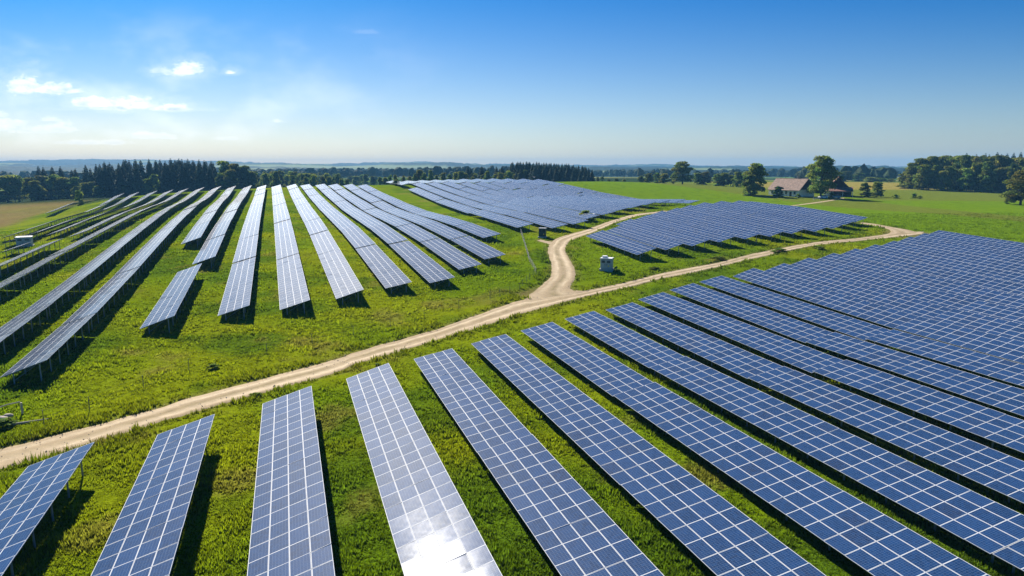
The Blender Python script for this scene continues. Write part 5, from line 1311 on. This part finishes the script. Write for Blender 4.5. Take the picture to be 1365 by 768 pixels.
FQ = iter(["round bush right of the pair of low trees", "dark small bush alone in the right meadow", "flat bush beside the small dark bush in the right meadow"])
tr = random.Random(9)
for i, (kind, x, y, h, w, g) in enumerate(TREES):
    big = g in ('Fs', 'Ft1', 'Ft2', 'Re')
    if kind == 'spruce':
        cm, tm, H = SPR[i % len(SPR)]
        sx = h / H * tr.uniform(.9, 1.15) * (1.25 if h < 16 else 1)
        nm = "spruce_tree"
    elif kind == 'bush':
        cm, tm, H, Wd = BSH[i % 3]
        sx = w / Wd
        nm = "bush"
    else:
        cm, tm, H, Wd = (BIG if big else LEA)[i % (2 if big else 6)]
        sx = w / Wd
        nm = "leafy_tree"
    if g in ('Fb', 'Fq'):
        lab, cat, grp = next(FB if g == 'Fb' else FQ), "bush", None
    else:
        lab, cat, grp = TL[g]
    hh = max(h, 1.2)
    t = empty(nm, (x, y, gz(x, y)), tr.uniform(0, 6.28), lab, cat, grp)
    t.scale = (sx, sx * tr.uniform(.92, 1.08), hh / H)
    obj("crown", cm, t)
    if kind != 'bush':
        obj("trunk", tm, t)

# ------------------------------------------------------------------ farm
M_WHITE = plain("limewashed wall", (0.86, 0.86, 0.84), 0.85, 0, .08, 1.5, .2)
M_ROOF = plain("weathered brown tiles", (0.24, 0.165, 0.125), 0.85, 0, .3, 1.2, .2)
M_ROOF2 = plain("red brown tiles", (0.25, 0.125, 0.09), 0.85, 0, .25, 1.2, .2)
M_DARKRED = plain("dark red boards", (0.065, 0.022, 0.018), 0.8, 0, .25, 2.0, .2)
M_DARK = plain("dark timber", (0.03, 0.028, 0.026), 0.8, 0, .3, 2.0, .2)
M_PANE = plain("window glass", (0.03, 0.045, 0.07), 0.12, 0, .1, 1.0, .6)
M_GREYW = plain("grey steel and painted shade", (0.42, 0.42, 0.42), 0.55, 0, .12, 2.5)  # true grey, and shade put into the colour of white cabinet fronts
M_PALE = plain("pale painted steel", (0.78, 0.77, 0.73), 0.5, 0, .07, 2.5)
M_GREEN = plain("dark green painted steel", (0.035, 0.06, 0.055), 0.45, 0, .15, 2.5)
M_CONC = plain("concrete", (0.40, 0.39, 0.36), 0.9, 0, .15, 3.0, .2)
M_WOODP = plain("bleached wood", (0.46, 0.40, 0.31), 0.85, 0, .2, 6.0, .2)
M_STONE = plain("field stone", (0.38, 0.33, 0.27), 0.9, 0, .25, 3.0, .2)
M_TYRE = plain("tyre rubber", (0.02, 0.02, 0.02), 0.85, 0, .1)
M_PLUM = plain("white plumage", (0.8, 0.8, 0.8), 0.8, 0, .05)
M_RED = plain("warning yellow", (0.75, 0.55, 0.05), 0.6, 0, .05)


def house(label, x, y, rz, L, Wd, eave, ridge, m_wall, m_roof, m_gable, name, cat):
    """long side along local X, front towards local -Y, gable at +X"""
    root = empty(name, (x, y, gz(x, y) - .15), rz, label, cat)
    m = MB().box((0, 0, eave / 2), (L, Wd, eave))
    m.build("wall", m_wall, root)
    for sx in (-1, 1):
        m = MB()
        b = sx * (L / 2 + .004)
        m.bm.faces.new([m.bm.verts.new(p) for p in ((b - sx * .2, -Wd / 2 - .05, eave), (b - sx * .2, Wd / 2 + .05, eave), (b - sx * .2, 0, ridge - .15))])
        bmesh.ops.solidify(m.bm, geom=m.bm.faces[:], thickness=.18)
        m.build("gable", m_gable, root)
    ov = .55
    m = MB()
    for s in (-1, 1):
        sl = (ridge - eave) / (Wd / 2)
        y1, z1 = s * (Wd / 2 + ov), eave - ov * sl
        pts = [(-L / 2 - ov, 0, ridge), (L / 2 + ov, 0, ridge), (L / 2 + ov, y1, z1), (-L / 2 - ov, y1, z1)]
        a = [m.bm.verts.new(p) for p in pts]
        b = [m.bm.verts.new((p[0], p[1], p[2] + .22)) for p in pts]
        m.bm.faces.new(a)
        m.bm.faces.new(b[::-1])
        for i in range(4):
            m.bm.faces.new((a[i], b[i], b[(i + 1) % 4], a[(i + 1) % 4]))
    m.bar((-L / 2 - ov, 0, ridge + .2), (L / 2 + ov, 0, ridge + .2), .14, 6)
    roof = m.build("roof", m_roof, root)
    return root, roof


def window(root, x, y, z, w, h, along):
    f = MB()
    d = (w + .16, .10, h + .16) if along == 'x' else (.10, w + .16, h + .16)
    f.box((x, y, z), d)
    fr = f.build("window", M_PALE, root)
    d2 = (w, .13, h) if along == 'x' else (.13, w, h)
    MB().box((x, y, z), d2).build("pane", M_PANE, fr)
    return fr


HX, HY, HR = 128.4, 317.0, R_(-64)
hr, roof = house("white farmhouse with long brown tiled roof and dark red gable", HX, HY, HR, 17.5, 9.6, 3.1, 7.7, M_WHITE, M_ROOF, M_DARKRED, "farmhouse", "house")
MB().box((3.2, .3, 8.3), (.8, .8, 1.5)).box((3.2, .3, 9.1), (.95, .95, .14)).build("chimney", M_CONC, roof)
for xx in (-6.6, -1.0, 1.6, 6.4):
    window(hr, xx, -4.8, 1.65, 1.1, 1.3, 'x')
MB().box((4.1, -4.83, 1.05), (1.1, .1, 2.1)).build("door", M_DARK, hr)
MB().box((-3.6, -4.83, 1.05), (1.0, .1, 2.1)).build("door", M_DARK, hr)
for yy in (-2.6, 1.9):
    window(hr, 8.25, yy, 1.65, 1.3, 1.2, 'y')
br, roof = house("dark red barn with open lean-to, right of the tallest farm tree", 152.0, 322.0, R_(-113), 9.2, 10.5, 3.4, 8.6, M_DARKRED, M_ROOF2, M_DARKRED, "barn", "barn")
m = MB()
a = [m.bm.verts.new(p) for p in ((-6.2, -9.3, 2.35), (6.2, -9.3, 2.35), (6.2, -4.6, 4.1), (-6.2, -4.6, 4.1))]
b = [m.bm.verts.new((v.co.x, v.co.y, v.co.z + .2)) for v in a]
m.bm.faces.new(a)
m.bm.faces.new(b[::-1])
for i in range(4):
    m.bm.faces.new((a[i], b[i], b[(i + 1) % 4], a[(i + 1) % 4]))
m.build("lean_to_roof", M_ROOF2, br).rotation_euler = (0, 0, math.pi / 2)
for xx in (-6.0, -2.2, 2.0, 6.0):
    MB().bar((xx, -9.1, 0), (xx, -9.1, 2.5), .12, 6).build("post", M_PALE, br).rotation_euler = (0, 0, math.pi / 2)
MB().box((2.0, -4.66, 1.5), (7.6, .1, 2.9)).build("door", M_DARK, br).rotation_euler = (0, 0, math.pi / 2)
MB().box((-4.3, -8.6, 1.2), (2.8, .2, 2.3)).build("side_wall", M_WHITE, br).rotation_euler = (0, 0, math.pi / 2)


def car(label, x, y, rz, mat):
    root = empty("parked_car", (x, y, gz(x, y) + .02), rz, label, "car")
    m = MB()
    m.prism([(-2.1, .35), (2.1, .35), (2.15, .75), (1.95, .92), (.95, 1.0), (-1.9, 1.0), (-2.15, .8)], -.85, .85)
    body = m.build("body", mat, root)
    m = MB()
    m.prism([(.95, 1.0), (.3, 1.45), (-1.3, 1.48), (-1.9, 1.0)], -.76, .76)
    m.build("cabin", M_PANE, root)
    MB().box((-.5, 0, 1.48), (1.5, 1.45, .06)).build("roof_panel", mat, root)
    for sx in (-1.3, 1.3):
        for sy in (-.82, .82):
            w = MB().bar((sx, sy - .1, .33), (sx, sy + .1, .33), .33, 14).build("wheel", M_TYRE, root)
            MB().bar((sx, sy - .105, .33), (sx, sy + .105, .33), .19, 10).build("rim", M_STEEL, w)
    for sy in (-.6, .6):
        MB().box((2.1, sy, .7), (.1, .3, .14)).build("headlight", M_PALE, root)
    return root


car("white parked car at the foot of the tallest farm tree", 135.0, 299.0, R_(200), M_PALE)
car("silver parked car between the tallest farm tree and the barn", 141.5, 301.0, R_(170), M_GREYW)
m = MB()
rr = random.Random(2)
hd = [MB() for _ in range(1)][0]
bt = leafy_meshes(777, 1.0, (.6, .65, .7), 26, .8, 60, -.1)
hedge = empty("hedge", (161.5, 313.5, gz(161.5, 313.5)), R_(6), "dark clipped hedge running right from the barn", "hedge")
hedge.scale = (.82, .22, .155)
obj("foliage", bt[0], hedge)
g0 = gz(129.0, 291.0)
bench = empty("garden_bench", (129.0, 291.0, g0), R_(10), "pale yellow wooden bench on the lawn before the farmhouse", "bench")
MB().box((0, 0, .45), (3.2, .55, .08)).build("seat", M_WOODP, bench)
MB().box((0, .30, .85), (3.2, .07, .5)).build("backrest", M_WOODP, bench)
for sx in (-1.4, 1.4):
    MB().box((sx, 0, .2), (.1, .5, .41)).build("leg", M_WOODP, bench)


# ------------------------------------------------------------------ cabinets on the site
def cabinet(name, label, cat, x, y, rz, w, d, h, mat, m_side, vent=True, roof_mat=None, plinth=True):
    root = empty(name, (x, y, gz(x, y)), rz, label, cat)
    MB().box((0, 0, .08), (w + .35, d + .35, .5)).build("plinth", M_CONC, root)
    MB().box((0, 0, .33 + h / 2), (w, d, h), bevel=.03).build("body", mat, root)
    for k in range(2):
        dx = (-.25 + .5 * k) * w * .98
        dr = MB().box((dx, -d / 2 - .02, .33 + h * .48), (w * .44, .05, h * .80), bevel=.01).build("door", mat, root)
        lv = MB()
        for j in range(5):
            lv.box((dx, -d / 2 - .055, .33 + h * (.62 + .045 * j)), (w * .3, .03, .05), (R_(25), 0, 0))
        lv.build("louvre", M_DARK, dr)
        MB().box((dx + (.16 if k == 0 else -.16) * w, -d / 2 - .065, .33 + h * .45), (.04, .05, .2)).build("handle", M_DARK, dr)
    MB().box((-w / 2 - .012, 0, .33 + h * .5), (.03, d * .9, h * .92)).build("side_panel", m_side, root)
    MB().box((0, 0, .33 + h + .06), (w + .2, d + .2, .12), bevel=.03).build("roof", roof_mat or m_side, root)
    if vent:
        MB().box((-w * .2, 0, .33 + h + .27), (w * .42, d * .6, .34), bevel=.04).build("roof_vent", m_side, root)
    MB().box((.25 * w, -d / 2 - .05, .33 + h * .3), (.22, .02, .22)).build("warning_plate", M_RED, root)
    return root


cabinet("transformer_cabinet", "white transformer cabinet with shade painted grey on its front, inside the track fork", "cabinet", 16.3, 116.2, R_(-20), 1.9, 1.5, 1.75, M_GREYW, M_PALE)  # grey body and doors carry the shade of the front
cabinet("transformer_cabinet", "dark green cabinet beside the track bend below the hilltop field", "cabinet", 6.75, 150.6, R_(-14), 1.5, 1.2, 1.75, M_GREEN, M_GREEN, False, M_GREYW)
cabinet("transformer_station", "white flat-roofed station, shade painted grey on its front, among the left solar rows", "cabinet", -111.9, 156.2, R_(24), 2.9, 2.2, 1.9, M_GREYW, M_PALE, False, M_PALE)  # white station: its shaded front is coloured grey

# ------------------------------------------------------------------ fence along the track
def fence(label, pts, step, name="wire_fence", h=1.25, wires=3, r=.035):
    P = [Vector((x, y, 0)) for x, y in pts]
    pos = []
    for a, b in zip(P[:-1], P[1:]):
        k = max(1, round((b - a).length / step))
        pos += [a.lerp(b, i / k) for i in range(k)]
    pos.append(P[-1])
    for p in pos:
        p.z = gz(p.x, p.y)
    o0 = pos[0].copy()
    root = empty(name, o0, 0, label, "fence")
    fr = random.Random(len(pos))
    tops = []
    for p in pos:
        q = p - o0
        t = q + Vector((fr.uniform(-.05, .05), fr.uniform(-.05, .05), h * fr.uniform(.95, 1.06)))
        MB().bar(q - Vector((0, 0, .3)), t, r, 6, r * .85).build("post", M_WIRE, root)
        tops.append((q, t))
    for k in range(wires):
        f = .96 - k * (.8 / max(1, wires - 1))
        m = MB()
        for (a, b), (c, d) in zip(tops[:-1], tops[1:]):
            m.bar(a.lerp(b, f), c.lerp(d, f), .009, 4)
        m.build("wire", M_WIRE, root)
    return root


fence("thin wire fence with sparse stakes along the grass above the lower track", [(-36.8, 51.0), (-35.3, 54.4), (-32.4, 66.0), (-26.5, 71.5), (-19, 79.5), (-11.5, 87.6), (-3.2, 97.6)], 5.5)
fence("grey mesh fence with close posts turning a corner at the track bend", [(-3.2, 97.6), (1.1, 103.6), (4.1, 113.9), (3.15, 124), (2.67, 139), (2.0, 158.5)], 2.3, "mesh_fence", 1.2, 7, .035)

# ------------------------------------------------------------------ small things by the lower track
def gpt(x, y, dz=0):
    return Vector((x, y, gz(x, y) + dz))


o = gpt(-40.7, 53.4)
rail = empty("curved_rail", o, 0, "pale curved rail leaning on a short post at the left edge", "rail")
m = MB()
pp = [Vector((-2.6, -.9, .1)), Vector((-1.6, -.5, .62)), Vector((-.6, -.15, .95)), Vector((.35, .1, 1.12))]
for a, b in zip(pp[:-1], pp[1:]):
    m.bar(a, b, .055, 8)
m.build("rail", M_WOODP, rail)
MB().bar((.45, .1, -.3), (.42, .1, 1.05), .085, 7).build("post", M_WOODP, rail)
for lab, x, y, d, s in (("pale flat field stone beside the bush at the left edge, the larger one", -40.9, 51.9, (1.15, .8, .62), 3),
                        ("small pale field stone behind the larger stone at the left edge", -41.0, 52.9, (.75, .5, .42), 4)):
    p = gpt(x, y)
    r0 = obj("field_stone", MB().rock((0, 0, d[2] * .3), d, s).mesh("field_stone", M_STONE, True))
    r0.location = p
    tag(r0, lab, "stone")
p = gpt(-39.2, 51.0)
lg = MB().bar((0, 0, .16), (1.9, 1.3, .12), .11, 8, .05).bar((-.12, -.08, .16), (.12, .08, .16), .17, 8).mesh("fallen_branch", M_WOODP)
lo = obj("fallen_branch", lg)
lo.location = p
tag(lo, "bleached fallen branch lying in the grass above the lower track", "branch")
for lab, x, y, w, h, nm in (("dark low bush in front of the field stones at the left edge", -39.6, 50.3, 2.0, .85, "bush"),
                            ("dark shrub at the near edge of the hilltop solar field", 19.7, 184.4, 4.6, 2.3, "bush")):
    cm, tm, H, Wd = BSH[1]
    t = empty(nm, (x, y, gz(x, y)), 1.0, lab, "bush")
    t.scale = (w / Wd, w / Wd * .8, h / H)
    obj("crown", cm, t)
p = gpt(22.3, 186.0)
r0 = obj("boulder", MB().rock((0, 0, .5), (1.5, 1.2, 1.3), 8).mesh("boulder", M_PALE, True))
r0.location = p
tag(r0, "pale boulder beside the dark shrub at the hilltop field edge", "stone")
cm, tm, H, Wd = BSH[2]
t = empty("bush", (-56.5, 336, gz(-56.5, 336)), 0, "dark bush in the gap at the far left corner of the hilltop field", "bush")
t.scale = (.42, .42, .2)
obj("crown", cm, t)
# dark weeds along the verge
for i, (x, y, w, h) in enumerate([(-22.6, 57.6, 1.3, .5), (-30.2, 66.5, 1.2, .5), (-13.7, 67.0, .9, .4), (38, 124.5, 3.0, .5), (52, 132.0, 4.0, .7), (61, 135.2, 3.5, .7), (24.5, 116.4, 2.2, .5), (17.9, 116.0, .9, .8)]):
    cm, tm, H, Wd = BSH[i % 3]
    labs = ["low dark weed clump below the track beside the second near table", "dark weed clump in the grass beside the lower track above the first near table",
            "low weed clump beside the top of the third near table", "flat weed clump below the upper track, left of two others",
            "long dark weed clump below the upper track before the right solar rows", "dark weed clump below the upper track, right of the long one",
            "flat weed clump on the track edge right of the grey cabinet", "small dark weed clump against the right side of the grey cabinet"]
    t = empty("weed_clump", (x, y, gz(x, y)), i, labs[i], "weeds")
    t.scale = (w / Wd, w / Wd * .7, h / H)
    obj("crown", cm, t)
# bird in front of the grove
bx, by = atx = (10.5, 330.0)
bird = empty("bird", (bx, by, 15.3), R_(70), "white bird gliding before the dark spruce grove", "bird")
m = MB()
m.prism([(-.45, 0), (-.1, .12), (.3, .1), (.5, .02), (.3, -.08), (-.1, -.1)], -.1, .1)
m.build("body", M_PLUM, bird)
for s in (-1, 1):
    m = MB()
    q = [m.bm.verts.new(v) for v in ((.2, s * .08, .06), (-.18, s * .08, .05), (-.25, s * .85, .38), (.02, s * .95, .42))]
    m.bm.faces.new(q)
    bmesh.ops.solidify(m.bm, geom=m.bm.faces[:], thickness=.03)
    m.build("wing", M_PLUM, bird)
print("objects", len(bpy.data.objects))
